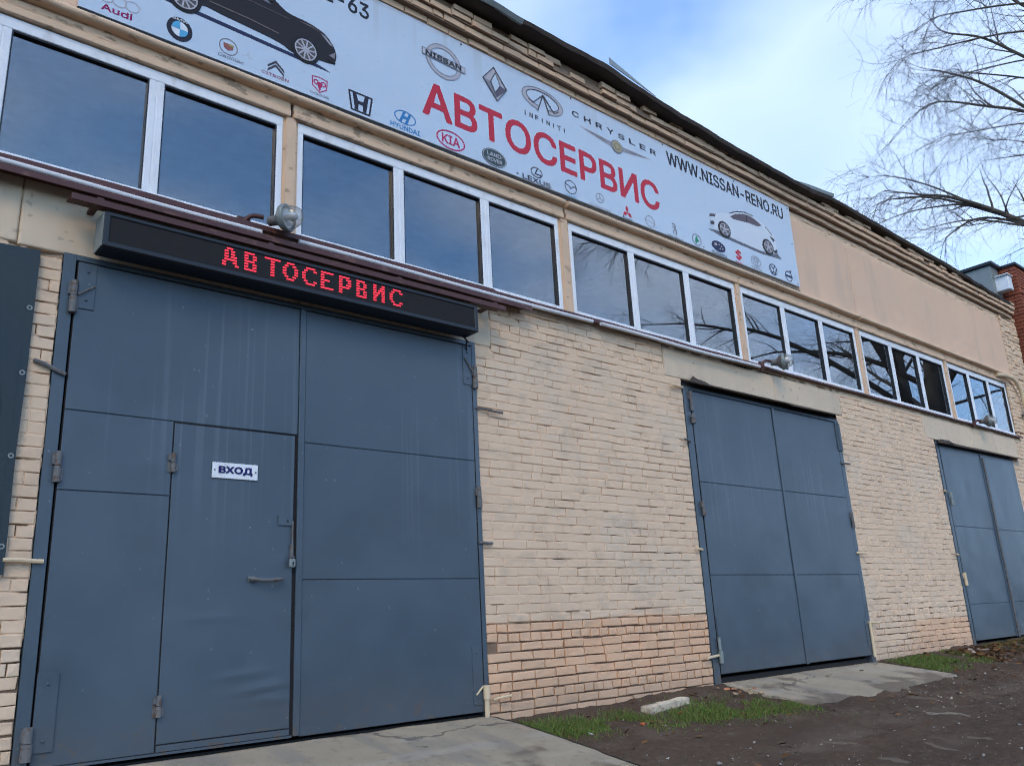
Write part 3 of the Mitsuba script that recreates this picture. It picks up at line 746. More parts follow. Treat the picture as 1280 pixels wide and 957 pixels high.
# bent strips over the gates
put(f'{B}__canopy', cat([sheet(((7.36, -0.135, 3.465), (9.44, -0.125, 3.478), (9.44, 0.01, 3.548), (7.64, 0.01, 3.545)), 0.006), sheet(((9.40, -0.125, 3.462), (10.62, -0.125, 3.482), (10.74, 0.01, 3.545), (9.40, 0.01, 3.535)), 0.006), sheet(((7.34, -0.13, 3.462), (7.80, -0.12, 3.470), (7.82, 0.0, 3.545), (7.60, 0.0, 3.600)), 0.005, bend=0.01)]), 'mat_roof', label='thin bent metal strip over the middle gate')
put(f'{B}__canopy', cat([sheet(((13.66, -0.11, 3.42), (17.25, -0.11, 3.46), (17.3, 0.0, 3.515), (13.9, 0.0, 3.51)), 0.006), sheet(((13.64, -0.10, 3.425), (14.3, -0.10, 3.46), (14.3, 0.0, 3.545), (14.0, 0.0, 3.535)), 0.005)]), 'mat_roof', label='thin bent metal strip over the farthest gate')

# ------------------------------------------------------------------ printed sign board
S = thing('sign_board', 'long pale printed sign board of red lettering, emblems and two cars under the cornice', 'sign')
sb = Polygon([(1.065, 5.214), (5.6, 5.245), (10.215, 5.268), (10.235, 6.492), (5.7, 6.515), (1.04, 6.475)])
m = trimesh.creation.extrude_polygon(sb, 0.035, engine='earcut')
place = np.array([[1, 0, 0, 0], [0, 0, -1, 0], [0, 1, 0, 0], [0, 0, 0, 1.0]])


def stand(mesh, y):
    """local x, y, z -> world x, z, towards the street from the plane y."""
    mesh = mesh.copy()
    mesh.apply_transform(place)
    mesh.apply_translation((0, y, 0))
    return mesh


put(f'{S}__board', stand(m, -0.012), 'mat_board')
put(f'{S}__rim', bx(1.06, 10.22, -0.040, -0.010, 5.200, 5.215), 'mat_black')  # black strip added in place of the thin shadow under the board
YS = -0.047
for i, (x, z) in enumerate(((10.16, 5.30), (10.18, 6.45), (10.17, 5.9), (8.9, 6.46), (7.45, 6.475), (5.9, 6.48), (4.4, 6.465), (6.6, 5.275), (8.05, 5.29), (5.05, 5.275))):
    put(f'{S}__rivet', tube([(x, YS - 0.006, z), (x, YS, z)], 0.010, 8), 'mat_rusty')


def ell(x, z, rx, rz=None, n=24):
    return affinity.scale(Point(0, 0).buffer(1, n), rx, rz or rx).__class__(affinity.translate(affinity.scale(Point(0, 0).buffer(1, n), rx, rz or rx), x, z))


def ring(x, z, rx, rz, w):
    return ell(x, z, rx, rz).difference(ell(x, z, rx - w, rz - w))


def poly(*pts):
    return Polygon(pts).buffer(0)


def chaikin(p, n=2):
    c = np.array(p.exterior.coords)[:-1]
    for _ in range(n):
        d = np.roll(c, -1, axis=0)
        c = np.stack([0.75 * c + 0.25 * d, 0.25 * c + 0.75 * d], 1).reshape(-1, 2)
    return Polygon(c).buffer(0).simplify(0.0015)


def line(pts, w):
    return LineString(pts).buffer(w / 2, cap_style=2)


def flat(p, layer):
    gs = getattr(p, 'geoms', [p])
    ms = [trimesh.creation.extrude_polygon(g, 0.0026 * layer, engine='earcut') for g in gs if g.geom_type == 'Polygon' and g.area > 1e-7]
    return stand(cat(ms), YS) if ms else None


def text(s, x0, x1, z0, z1, layer=1, bold=False, shear=0.0):
    t = meshkit.text_mesh(s, 1.0, 0.0026 * layer, bold)
    lo, hi = t.bounds
    v = np.array(t.vertices)
    v[:, 0] = x0 + (v[:, 0] - lo[0]) / (hi[0] - lo[0]) * (x1 - x0)
    v[:, 1] = z0 + (v[:, 1] - lo[1]) / (hi[1] - lo[1]) * (z1 - z0)
    v[:, 0] += shear * (v[:, 1] - z0)
    return stand(trimesh.Trimesh(v, t.faces, process=False), YS)


def printed(name, items, label=None):
    ms, cs = [], []
    for it in items:
        mm, c = (flat(it[0], it[2]), it[1]) if not isinstance(it[0], trimesh.Trimesh) else it[:2]
        if mm is not None:
            ms.append(mm)
            cs.append(col(mm, c))
    return put(f'{S}__{name}', cat(ms), 'mat_print', label=label, color=np.vstack(cs))


RED, INK, NAVY, GREY, SILV, DARK, BLUE, CYAN = (0.50, 0.030, 0.055), (0.020, 0.022, 0.035), (0.022, 0.028, 0.075), (0.20, 0.21, 0.25), (0.42, 0.42, 0.47), (0.055, 0.055, 0.075), (0.035, 0.19, 0.45), (0.09, 0.36, 0.60)
WHITE, BOARD, PINK = (0.66, 0.72, 0.78), (0.49, 0.59, 0.705), (0.42, 0.03, 0.11)
word = text('АВТОСЕРВИС', 3.921, 7.272, 5.512, 5.882, bold=True)
parts = sorted(word.split(only_watertight=False), key=lambda m: m.bounds[0][0])
for mm in parts:
    printed('letter', [(mm, RED)])
printed('web_address', [(text('WWW.NISSAN-RENO.RU', 7.51, 10.045, 6.235, 6.415, bold=True), INK)], 'dark web address')
printed('phone_number', [(text('1-63', 2.915, 3.362, 6.225, 6.385, bold=True), INK)], 'dark telephone digits')
E_ = 'emblem'
# linked rings
printed(E_, [(unary_union([ring(1.405 - 0.0875 * k, 5.372, 0.052, 0.046, 0.008) for k in range(4)]), SILV, 1), (text('Audi', 1.205, 1.412, 5.258, 5.312, bold=True), (0.26, 0.012, 0.10))], 'four linked rings over crimson lettering')
q1 = ell(1.742, 5.348, 0.060, 0.064)
quad = lambda a, b: q1.intersection(sbox(1.742 + min(a, 0) * 0.1, 5.348 + min(b, 0) * 0.1, 1.742 + max(a, 0) * 0.1, 5.348 + max(b, 0) * 0.1))
printed(E_, [(ell(1.742, 5.348, 0.094, 0.100), INK, 1), (q1, WHITE, 2), (quad(-1, 1).union(quad(1, -1)), CYAN, 3), (text('BMW', 1.685, 1.80, 5.416, 5.437, 3), WHITE)], 'round black emblem with pale blue quarters')
printed(E_, [(ring(2.112, 5.368, 0.074, 0.072, 0.008), GREY, 1), (poly((2.072, 5.395), (2.152, 5.395), (2.148, 5.355), (2.112, 5.335), (2.076, 5.355)), (0.28, 0.10, 0.09), 1), (poly((2.112, 5.395), (2.152, 5.395), (2.150, 5.375), (2.112, 5.375)), (0.33, 0.27, 0.10), 2), (text('Cadillac', 2.03, 2.235, 5.262, 5.292, shear=0.3), GREY)], 'crest in a grey wreath with script below')
chev = lambda z: poly((2.432, z), (2.50, z + 0.062), (2.572, z), (2.572, z + 0.022), (2.50, z + 0.086), (2.432, z + 0.022))
printed(E_, [(chev(5.335).difference(ell(2.50, 5.32, 0.05, 0.035)), DARK, 1), (chev(5.300).difference(ell(2.50, 5.30, 0.06, 0.03)), DARK, 1), (text('CITROËN', 2.385, 2.612, 5.262, 5.296), (0.28, 0.05, 0.10))], 'two grey chevrons over red lettering')
sh = poly((2.815, 5.425), (2.888, 5.437), (2.960, 5.425), (2.955, 5.335), (2.888, 5.285), (2.820, 5.335))
printed(E_, [(sh.difference(sh.buffer(-0.008)), PINK, 1), (poly((2.888, 5.300), (2.862, 5.375), (2.888, 5.39), (2.914, 5.375)), PINK, 1), (ring(2.855, 5.378, 0.024, 0.024, 0.010), PINK, 1), (ring(2.922, 5.378, 0.024, 0.024, 0.010), PINK, 1), (text('DODGE', 2.805, 2.975, 5.256, 5.276), GREY)], 'red shield with a ram head')
hf = poly((3.165, 5.43), (3.385, 5.43), (3.36, 5.26), (3.19, 5.26)).buffer(0.01)
printed(E_, [(hf.difference(hf.buffer(-0.016)), INK, 1), (poly((3.197, 5.425), (3.232, 5.425), (3.250, 5.362), (3.300, 5.362), (3.318, 5.425), (3.353, 5.425), (3.330, 5.270), (3.300, 5.270), (3.296, 5.330), (3.254, 5.330), (3.250, 5.270), (3.220, 5.270)), INK, 1)], 'black letter H in a rounded frame')
hh = affinity.skew(unary_union([sbox(3.685, 5.325, 3.712, 5.437), sbox(3.748, 5.325, 3.775, 5.437), sbox(3.70, 5.366, 3.76, 5.396)]), 22, origin=(3.73, 5.38)).intersection(ell(3.730, 5.381, 0.108, 0.062))
printed(E_, [(ring(3.730, 5.381, 0.115, 0.068, 0.010), BLUE, 1), (hh, BLUE, 1), (text('HYUNDAI', 3.573, 3.885, 5.250, 5.300, bold=True), BLUE)], 'blue oval with a slanted H over blue lettering')
printed(E_, [(ring(4.234, 5.340, 0.165, 0.098, 0.014), PINK, 1), (text('KIA', 4.132, 4.338, 5.292, 5.388, bold=True), PINK)], 'red oval emblem with three letters')
printed(E_, [(ell(4.757, 5.342, 0.153, 0.095), (0.045, 0.075, 0.085), 1), (ring(4.757, 5.342, 0.146, 0.088, 0.006), SILV, 2), (text('LAND·', 4.668, 4.858, 5.352, 5.394, 2, True), SILV), (text('·ROVER', 4.655, 4.852, 5.294, 5.336, 2, True), SILV)], 'dark green oval emblem')
printed(E_, [(ring(5.312, 5.372, 0.080, 0.058, 0.010), INK, 1), (line([(5.325, 5.415), (5.290, 5.352), (5.375, 5.352)], 0.014), INK, 1), (text('LEXUS', 5.115, 5.50, 5.247, 5.304, bold=True), INK)], 'dark oval with an L over lettering')
printed(E_, [(ring(5.793, 5.363, 0.088, 0.080, 0.010), (0.05, 0.06, 0.11), 1), (line([(5.715, 5.385), (5.760, 5.375), (5.793, 5.345), (5.826, 5.375), (5.871, 5.385)], 0.012), (0.05, 0.06, 0.11), 1), (text('mazda', 5.705, 5.868, 5.250, 5.272), CYAN)], 'dark round emblem with a wing line')
printed(E_, [(ring(6.238, 5.376, 0.064, 0.058, 0.007), GREY, 1), (unary_union([line([(6.238, 5.376), (6.238 + 0.058 * math.sin(a), 5.376 + 0.054 * math.cos(a))], 0.008) for a in (0, 2.094, 4.189)]), GREY, 1), (text('Mercedes-Benz', 6.07, 6.405, 5.250, 5.280), SILV)], 'grey three pointed star')
dia = lambda a: affinity.rotate(poly((6.672, 5.335), (6.698, 5.377), (6.672, 5.420), (6.646, 5.377)), a, origin=(6.672, 5.335))
printed(E_, [(unary_union([dia(0), dia(120), dia(240)]), RED, 1), (text('MITSUBISHI', 6.59, 6.745, 5.253, 5.268), GREY)], 'three red diamonds')
printed(E_, [(ring(7.062, 5.338, 0.080, 0.074, 0.008), GREY, 1), (line([(6.97, 5.345), (7.05, 5.345), (7.075, 5.330), (7.155, 5.330)], 0.010), SILV, 1)], 'thin grey ring with a bolt')
printed(E_, [(line([(7.462, 5.430), (7.500, 5.436), (7.528, 5.410), (7.508, 5.378), (7.535, 5.345), (7.530, 5.300)], 0.018).union(line([(7.512, 5.365), (7.478, 5.340), (7.486, 5.298)], 0.014)).union(line([(7.518, 5.395), (7.468, 5.390)], 0.012)).union(line([(7.525, 5.352), (7.556, 5.372)], 0.010)), GREY, 1), (text('PEUGEOT', 7.365, 7.655, 5.255, 5.275), GREY)], 'grey rearing lion')
printed(E_, [(ring(7.924, 5.348, 0.090, 0.078, 0.012), GREY, 1), (poly((7.885, 5.325), (7.915, 5.395), (7.945, 5.405), (7.935, 5.370), (7.975, 5.335), (7.930, 5.325), (7.915, 5.295)), (0.02, 0.24, 0.12), 1)], 'ring with a green winged arrow')
printed(E_, [(ell(8.366, 5.378, 0.142, 0.072), NAVY, 1), (unary_union([ell(8.366 + a, 5.378 + b, r, r * 0.7) for a, b, r in ((-0.06, 0.015, 0.028), (0.015, 0.03, 0.014), (0.06, 0.015, 0.014), (0.025, -0.025, 0.014), (0.08, -0.015, 0.014))]), SILV, 2), (text('SUBARU', 8.215, 8.52, 5.262, 5.296), INK)], 'dark blue oval with pale stars')
printed(E_, [(poly((8.795, 5.453), (8.862, 5.413), (8.826, 5.395), (8.800, 5.412), (8.782, 5.402), (8.862, 5.355), (8.785, 5.295), (8.712, 5.335), (8.750, 5.356), (8.780, 5.338), (8.800, 5.350), (8.714, 5.398)), RED, 1), (text('SUZUKI', 8.705, 8.848, 5.255, 5.276), RED)], 'red letter S')
printed(E_, [(ring(9.176, 5.386, 0.112, 0.072, 0.010), GREY, 1), (ring(9.176, 5.402, 0.070, 0.030, 0.009), GREY, 1), (ring(9.176, 5.378, 0.034, 0.062, 0.009), GREY, 1), (text('TOYOTA', 9.065, 9.29, 5.268, 5.300), GREY)], 'grey ovals over lettering')
printed(E_, [(ring(9.575, 5.368, 0.095, 0.082, 0.012), NAVY, 1), (line([(9.525, 5.430), (9.575, 5.372), (9.625, 5.430)], 0.014).union(line([(9.500, 5.395), (9.545, 5.300), (9.575, 5.350), (9.605, 5.300), (9.650, 5.395)], 0.014)), NAVY, 1)], 'dark blue round emblem')
printed(E_, [(ring(9.950, 5.362, 0.088, 0.078, 0.014), NAVY, 1), (sbox(9.868, 5.350, 10.032, 5.376), NAVY, 2), (poly((10.005, 5.420), (10.045, 5.462), (9.985, 5.458)), NAVY, 1)], 'ring with an arrow and a bar')
# upper row
nb = poly((3.930, 6.148), (4.432, 6.136), (4.434, 6.206), (3.930, 6.222))
printed(E_, [(ring(4.180, 6.163, 0.205, 0.182, 0.040), SILV, 1), (ring(4.180, 6.163, 0.207, 0.184, 0.006).union(ring(4.180, 6.163, 0.166, 0.143, 0.006)), GREY, 2), (nb, (0.46, 0.48, 0.54), 3), (nb.difference(nb.buffer(-0.006)), GREY, 4), (text('NISSAN', 3.968, 4.384, 6.150, 6.205, 5, True), INK)], 'silver ring crossed by a lettered bar')
ro = poly((4.768, 6.382), (4.652, 6.196), (4.852, 5.997), (4.965, 6.184))
ro = poly((4.80, 6.385), (4.652, 6.205), (4.83, 5.997), (4.968, 6.18))
ri = poly((4.818, 6.318), (4.755, 6.200), (4.808, 6.085), (4.875, 6.195))
printed(E_, [(ro, SILV, 1), (poly((4.652, 6.205), (4.755, 6.200), (4.808, 6.085), (4.83, 5.997)), GREY, 2), (poly((4.968, 6.18), (4.875, 6.195), (4.808, 6.085), (4.825, 6.04)), (0.11, 0.10, 0.14), 2), (ri, BOARD, 3), (ro.difference(ro.buffer(-0.007)).union(ri.buffer(0.004).difference(ri.buffer(-0.004))), DARK, 4)], 'silver faceted diamond')
io = ell(5.468, 6.262, 0.296, 0.140)
ii = ell(5.468, 6.272, 0.235, 0.100)
cut = poly((5.475, 6.335), (5.360, 6.090), (5.545, 6.090))
printed(E_, [(io.difference(ii).difference(cut), SILV, 1), (io.difference(io.buffer(-0.009)).difference(cut), GREY, 2), (ii.difference(ii.buffer(-0.008)).difference(cut), DARK, 2), (line([(5.262, 6.215), (5.330, 6.195), (5.475, 6.338), (5.620, 6.175), (5.690, 6.215)], 0.010).union(line([(5.385, 6.115), (5.475, 6.338)], 0.010)).union(line([(5.475, 6.338), (5.548, 6.128)], 0.010)), DARK, 3)] + [(sbox(5.185 + 0.0795 * k + 0.016, 5.998, 5.185 + 0.0795 * k + 0.028, 6.052), DARK, 1) if ch == 'I' else (text(ch, 5.185 + 0.0795 * k, 5.185 + 0.0795 * k + 0.048, 5.998, 6.052, bold=True), DARK) for k, ch in enumerate('INFINITI')], 'silver oval with a converging road over spaced letters')
wing = lambda s: poly((6.60 + s * 0.07, 6.165), (6.60 + s * 0.28, 6.178), (6.60 + s * 0.60, 6.182), (6.60 + s * 0.45, 6.150), (6.60 + s * 0.25, 6.118), (6.60 + s * 0.07, 6.100))
printed(E_, [(wing(-1).union(wing(1)), SILV, 1), (unary_union([line([(6.60 + s * 0.08, 6.135 + d), (6.60 + s * (0.42 + d * 4), 6.158 + d * 0.6)], 0.005) for s in (-1, 1) for d in (-0.02, 0, 0.02)]), GREY, 2), (ell(6.597, 6.133, 0.093, 0.082), GREY, 3), (ell(6.597, 6.133, 0.078, 0.068), (0.38, 0.34, 0.22), 4), (ring(6.597, 6.133, 0.05, 0.042, 0.008), (0.20, 0.17, 0.10), 5)], 'silver wings with a round golden seal')
for k, ch in enumerate('CHRYSLER'):
    printed('small_letter', [(text(ch, 5.905 + 0.185 * k, 5.905 + 0.185 * k + 0.105, 6.266, 6.334, bold=True), INK)])

# dark car picture (the part of it that shows)
bw = (0.020, 0.017, 0.020)
body = Polygon([(1.20, 5.60), (1.64, 5.600), (1.655, 5.60), (1.885, 5.62), (1.905, 5.648), (2.07, 5.628), (2.545, 5.610), (2.632, 5.552), (2.880, 5.600), (2.90, 5.598), (3.021, 5.612), (3.040, 5.690), (3.034, 5.735), (3.013, 5.789), (2.960, 5.850), (2.914, 5.882), (2.786, 5.915), (2.661, 5.912), (2.575, 5.920), (2.47, 5.985), (2.35, 6.085), (2.22, 6.165), (2.0, 6.215), (1.6, 6.22), (1.25, 6.14)])
body = chaikin(body)
items = [(poly((1.15, 5.565), (1.75, 5.540), (2.64, 5.520), (2.985, 5.520), (2.88, 5.548), (2.64, 5.552), (1.9, 5.57)), NAVY, 1), (body, bw, 2),
         (poly((1.62, 5.965), (2.28, 5.930), (2.44, 5.925), (2.33, 6.03), (2.18, 6.12), (1.98, 6.165), (1.66, 6.165)), (0.19, 0.20, 0.24), 3), (sbox(1.985, 5.93, 2.01, 6.17), bw, 4),
         (poly((2.40, 5.945), (2.455, 5.955), (2.47, 5.985), (2.43, 6.0), (2.395, 5.975)), (0.05, 0.045, 0.05), 5),
         (line([(1.95, 5.700), (2.28, 5.697), (2.515, 5.680)], 0.010), (0.16, 0.13, 0.12), 3), (line([(1.9, 5.86), (2.3, 5.868), (2.6, 5.862)], 0.007), (0.11, 0.09, 0.09), 3),
         (poly((2.66, 5.885), (2.79, 5.893), (2.90, 5.866), (2.80, 5.878)), (0.15, 0.12, 0.12), 3), (poly((2.885, 5.862), (2.93, 5.85), (3.006, 5.782), (2.975, 5.785)), (0.30, 0.31, 0.36), 3),
         (poly((2.965, 5.680), (3.028, 5.735), (3.020, 5.665)), (0.22, 0.21, 0.23), 3), (poly((2.955, 5.64), (3.03, 5.632), (3.022, 5.614), (2.96, 5.62)), (0.012, 0.012, 0.014), 3)]
for wx in (2.752, 1.760):
    items += [(ell(wx, 5.634, 0.128, 0.122), (0.014, 0.013, 0.015), 3), (ell(wx, 5.634, 0.096, 0.096), (0.09, 0.085, 0.09), 4), (ring(wx, 5.634, 0.097, 0.097, 0.010), SILV, 5),
              (unary_union([line([(wx + 0.012 * math.cos(a), 5.634 + 0.012 * math.sin(a)), (wx + 0.090 * math.cos(a + 0.16), 5.634 + 0.090 * math.sin(a + 0.16))], 0.013) for a in np.arange(10) * 2 * math.pi / 10]), SILV, 5), (ell(wx, 5.634, 0.018), SILV, 6)]
printed('car_picture', items, 'printed side view of a dark car')
# pale car picture
wb = (0.60, 0.665, 0.74)
body = Polygon([(8.262, 5.770), (8.258, 5.665), (8.324, 5.596), (8.42, 5.60), (8.65, 5.578), (9.36, 5.572), (9.64, 5.60), (9.742, 5.662), (9.735, 5.72), (9.715, 5.858), (9.66, 5.915), (9.533, 5.984), (9.43, 6.010), (9.356, 6.032), (9.20, 6.058), (9.068, 6.052), (8.95, 6.030), (8.844, 5.990), (8.691, 5.925), (8.50, 5.885), (8.402, 5.832), (8.30, 5.805)])
body = chaikin(body)
items = [(poly((8.191, 5.577), (8.40, 5.548), (8.613, 5.540), (9.354, 5.536), (9.83, 5.578), (9.745, 5.64), (9.36, 5.60), (8.763, 5.600), (8.356, 5.600)), (0.13, 0.14, 0.17), 1), (body, wb, 2), 
         (poly((8.702, 5.888), (8.838, 5.965), (9.026, 6.020), (9.16, 6.030), (9.279, 6.018), (9.435, 5.968), (9.333, 5.928), (9.148, 5.922), (8.784, 5.872)), (0.115, 0.09, 0.11), 3), (line([(9.075, 5.92), (9.095, 6.02)], 0.012), (0.03, 0.03, 0.035), 4), (line([(8.70, 5.935), (8.86, 6.005), (9.07, 6.055), (9.25, 6.054)], 0.010), (0.045, 0.045, 0.06), 4),
         (poly((8.262, 5.80), (8.385, 5.828), (8.36, 5.785), (8.262, 5.760)), (0.10, 0.08, 0.10), 3), (poly((8.258, 5.70), (8.33, 5.715), (8.33, 5.665), (8.262, 5.655)), (0.05, 0.05, 0.06), 3),
         (poly((9.515, 5.985), (9.655, 5.905), (9.665, 5.882), (9.53, 5.965)), (0.05, 0.05, 0.06), 3), (poly((9.60, 5.86), (9.71, 5.845), (9.695, 5.80), (9.66, 5.80)), (0.06, 0.06, 0.07), 3), (poly((9.65, 5.66), (9.74, 5.70), (9.742, 5.655), (9.66, 5.62)), (0.05, 0.05, 0.06), 3),
]
for wx, wz, rx in ((8.534, 5.655, 0.130), (9.516, 5.678, 0.130)):
    items += [(ell(wx, wz, rx, 0.112), (0.035, 0.033, 0.038), 4), (ell(wx, wz, rx * 0.74, 0.082), (0.15, 0.14, 0.15), 5), (unary_union([line([(wx, wz), (wx + rx * 0.7 * math.cos(a), wz + 0.078 * math.sin(a))], 0.022) for a in np.arange(5) * 2 * math.pi / 5 + 0.3]).union(ring(wx, wz, rx * 0.74, 0.082, 0.008)), SILV, 6)]
printed('car_picture', items, 'printed side view of a pale car')

# ------------------------------------------------------------------ illuminated sign
L = thing('led_sign', 'long black illuminated sign with red dotted lettering above the nearest gate', 'illuminated sign')
x0, x1, z0, z1 = 1.300, 4.300, 3.408, 3.648
yf = -0.250
put(f'{L}__case', bx(x0, x1, yf + 0.012, -0.072, z0, z1, 0.008), 'mat_black')
put(f'{L}__bezel', cat([bx(x0, x1, yf - 0.006, yf + 0.012, z1 - 0.030, z1, 0.006), bx(x0, x1, yf - 0.008, yf + 0.012, z0, z0 + 0.040, 0.010), bx(x0 - 0.001, x0 + 0.035, yf - 0.006, yf + 0.012, z0 + 0.03, z1 - 0.02, 0.005), bx(x1 - 0.035, x1 + 0.001, yf - 0.006, yf + 0.012, z0 + 0.03, z1 - 0.02, 0.005)]), 'mat_black')
put(f'{L}__side_gasket', bx(x0 - 0.006, x0, -0.24, -0.08, z0 + 0.005, z1 - 0.004), 'mat_zinc')
put(f'{L}__screen', bx(x0 + 0.034, x1 - 0.034, yf + 0.002, yf + 0.012, z0 + 0.038, z1 - 0.028), 'mat_dark')
put(f'{L}__cable', tube(curve([(x1 - 0.05, -0.10, z0 + 0.002), (x1 - 0.01, -0.12, z0 - 0.05), (x1 + 0.02, -0.06, z0 - 0.02), (x1 + 0.04, -0.03, z0 - 0.09)], 8), 0.007, 6), 'mat_black')
GL = {'А': ['..###...', '.##.##..', '.##.##..', '.##.###.', '.######.', '##...##.', '##....##'], 'В': ['#####...', '##..##..', '##..##..', '#####...', '##..##..', '##..##..', '######..'], 'Т': ['########', '...##...', '...##...', '...##...', '...##...', '...##...', '...##...'],
      'О': ['..####..', '.##..##.', '##....##', '##....##', '##....##', '.##..##.', '..####..'], 'С': ['..#####.', '.##...##', '##......', '##......', '##......', '.##...##', '..#####.'], 'Е': ['#######.', '##......', '##......', '#####...', '##......', '##......', '#######.'],
      'Р': ['######..', '##..###.', '##...##.', '##..###.', '######..', '##......', '##......'], 'И': ['##...##.', '##..###.', '##.####.', '####.##.', '###..##.', '##...##.', '##...##.']}
dots = []
lx = 2.062
for ch, wd in zip('АВТОСЕРВИС', (0.158, 0.150, 0.138, 0.152, 0.152, 0.152, 0.150, 0.150, 0.150, 0.146)):
    for r, row in enumerate(GL[ch]):
        zc = 3.604 - r * 0.0205
        k = 0
        while k < 8:
            if row[k] == '#':
                e = k
                while e < 8 and row[e] == '#':
                    e += 1
                xa, xb = lx + k * 0.0152, lx + e * 0.0152 - 0.0015
                dots.append(bx(xa, xb, yf - 0.001, yf + 0.002, zc - 0.0058, zc + 0.0058, 0.0009))
                k = e
            else:
                k += 1
    lx += wd
    kL = put(f'{L}__lit_letter', cat(dots), 'mat_black')
    scene[kL]['emitter'] = {'type': 'area', 'radiance': rgb((0.15, 0.0042, 0.009))}
    dots = []

# entrance sign on the small door
N = thing('entrance_sign', 'small white sign with blue Cyrillic word on the small door of the nearest gate', 'sign')
put(f'{N}__plate', bx(2.150, 2.468, -0.030, -0.021, 2.046, 2.152, 0.002), 'mat_white')
YS = -0.0303
t0 = text('ВХОД', 2.194, 2.428, 2.073, 2.127, 1, True)
t = cat([t0] + [t0.copy().apply_translation((a, -0.0003 * k, b)) for k, (a, b) in enumerate(((0.0022, 0), (-0.0022, 0), (0, 0.0016), (0, -0.0016)), 1)])
put(f'{N}__lettering', t, 'mat_print', color=col(t, (0.010, 0.013, 0.105)))
for x in (2.166, 2.452):
    put(f'{N}__screw', trimesh.creation.icosphere(1, 0.006).apply_transform(trimesh.transformations.translation_matrix((x, -0.031, 2.10))), 'mat_rusty')

# padlock
K = thing('padlock', 'small worn steel padlock hanging beside the handle of the small door', 'padlock')
put(f'{K}__body', bx(2.706, 2.748, -0.066, -0.040, 1.462, 1.520, 0.006), 'mat_zinc')
put(f'{K}__keyhole', bx(2.722, 2.734, -0.0675, -0.060, 1.474, 1.500, 0.001), 'mat_black')
put(f'{K}__shackle', tube([(2.727 + 0.013 * math.cos(a), -0.053, 1.524 + 0.020 * math.sin(a)) for a in np.linspace(0, math.pi, 9)], 0.0045, 7), 'mat_rusty', 50)

# lamps on the window flashing
for i, (x, lb) in enumerate(((2.52, 'round glass dome lamp above the illuminated sign, nearest one'), (9.18, 'glass dome lamp under the windows above the middle gate'), (15.62, 'glass dome lamp under the windows above the farthest gate'))):
    W = thing('wall_lamp', lb, 'lamp', 'dome lamps along the window flashing')
    ax = np.array([0.52, -0.85, 0.0])
    ax /= np.linalg.norm(ax)
    o = np.array([x + 0.02, -0.19, 3.985])

    def lathe(prof, n=28):
        pr = np.array(prof)
        m = trimesh.creation.revolve(pr, sections=n)
        m.apply_transform(trimesh.geometry.align_vectors([0, 0, 1], ax))
        m.apply_translation(o)
        return m
    put(f'{W}__housing', lathe([(0.0, -0.13), (0.035, -0.13), (0.040, -0.06), (0.085, -0.02), (0.088, 0.0), (0.0, 0.0)]), 'mat_rusty', 40)
    put(f'{W}__ring', lathe([(0.080, -0.004), (0.104, -0.004), (0.108, 0.006), (0.108, 0.026), (0.100, 0.036), (0.084, 0.034), (0.080, -0.004)]), 'mat_zinc', 40)
    put(f'{W}__reflector', lathe([(0.0, 0.004), (0.05, 0.004), (0.082, 0.020), (0.080, 0.024), (0.05, 0.008), (0.0, 0.008)]), 'mat_conduit', 40)
    put(f'{W}__bulb', lathe([(0.0, 0.008), (0.016, 0.010), (0.018, 0.03), (0.034, 0.06), (0.036, 0.075), (0.026, 0.095), (0.0, 0.104)]), 'mat_conduit', True)
    put(f'{W}__dome', lathe([(0.084, 0.030)] + [(0.088 * math.cos(a) ** 0.8, 0.034 + 0.115 * math.sin(a)) for a in np.linspace(0.02, math.pi / 2 - 0.001, 12)]), 'mat_dome', True)
    put(f'{W}__arm', cat([tube(curve([(x - 0.11, -0.12, 3.985), (x - 0.19, -0.09, 3.985), (x - 0.24, -0.07, 3.93), (x - 0.24, -0.05, 3.86)], 6), 0.018, 8), bx(x - 0.29, x - 0.19, -0.075, -0.05, 3.88, 3.97, 0.004)]), 'mat_maroon', 50)

# banner at the left edge
A = thing('banner', 'dark vinyl banner with eyelets hung on the wall at the left edge', 'banner')


def ban(x, z):
    fold = 0.014 * np.sin((x * 2.2 + z * 1.6) * 4) * np.clip((3.38 - z) * 2, 0, 1) * np.clip(1.6 - (3.38 - z), 0.25, 1)
    edge = 1.002 + 0.004 * np.sin(z * 5.1) * np.clip((3.38 - z) * 2, 0, 1) + 0.006 * (z - 2.4)
    xx = -1.5 + (edge + 1.5) * (x + 1.5) / 2.5
    return xx, -0.03 + fold, z + 0.01 * np.sin(x * 6)


put(f'{A}__sheet', grid(np.linspace(-1.5, 1.0, 120), np.linspace(1.42, 3.385, 90), ban), 'mat_banner', True)
put(f'{A}__hem', grid(np.linspace(0.96, 1.0, 4), np.linspace(1.42, 3.385, 90), lambda x, z: (ban(x, z)[0], ban(x, z)[1] - 0.003, ban(x, z)[2])), 'mat_banner', True)
for z in (2.997, 2.585, 2.085, 1.571):
    X, Y, Z = ban(np.array(0.975), np.array(z))
    t = trimesh.creation.annulus(0.008, 0.016, 0.004, sections=16)
    t.apply_transform(trimesh.geometry.align_vectors([0, 0, 1], [0, -1, 0]))
    t.apply_translation((float(X), float(Y) - 0.006, z))
    put(f'{A}__eyelet', t, 'mat_zinc')
dxb = -0.035
pp = Polygon([(0.70, 2.62), (0.84, 2.60), (0.885, 2.50), (0.905, 2.40), (0.90, 2.32), (0.87, 2.24), (0.80, 2.2), (0.70, 2.2)]).buffer(0.01)
pr = Polygon([(0.70, 2.62), (0.84, 2.615), (0.89, 2.52), (0.90, 2.46), (0.80, 2.47), (0.70, 2.47)]).buffer(0.006)
YS = -0.052
pp, pr = affinity.translate(pp, dxb), affinity.translate(pr, dxb)
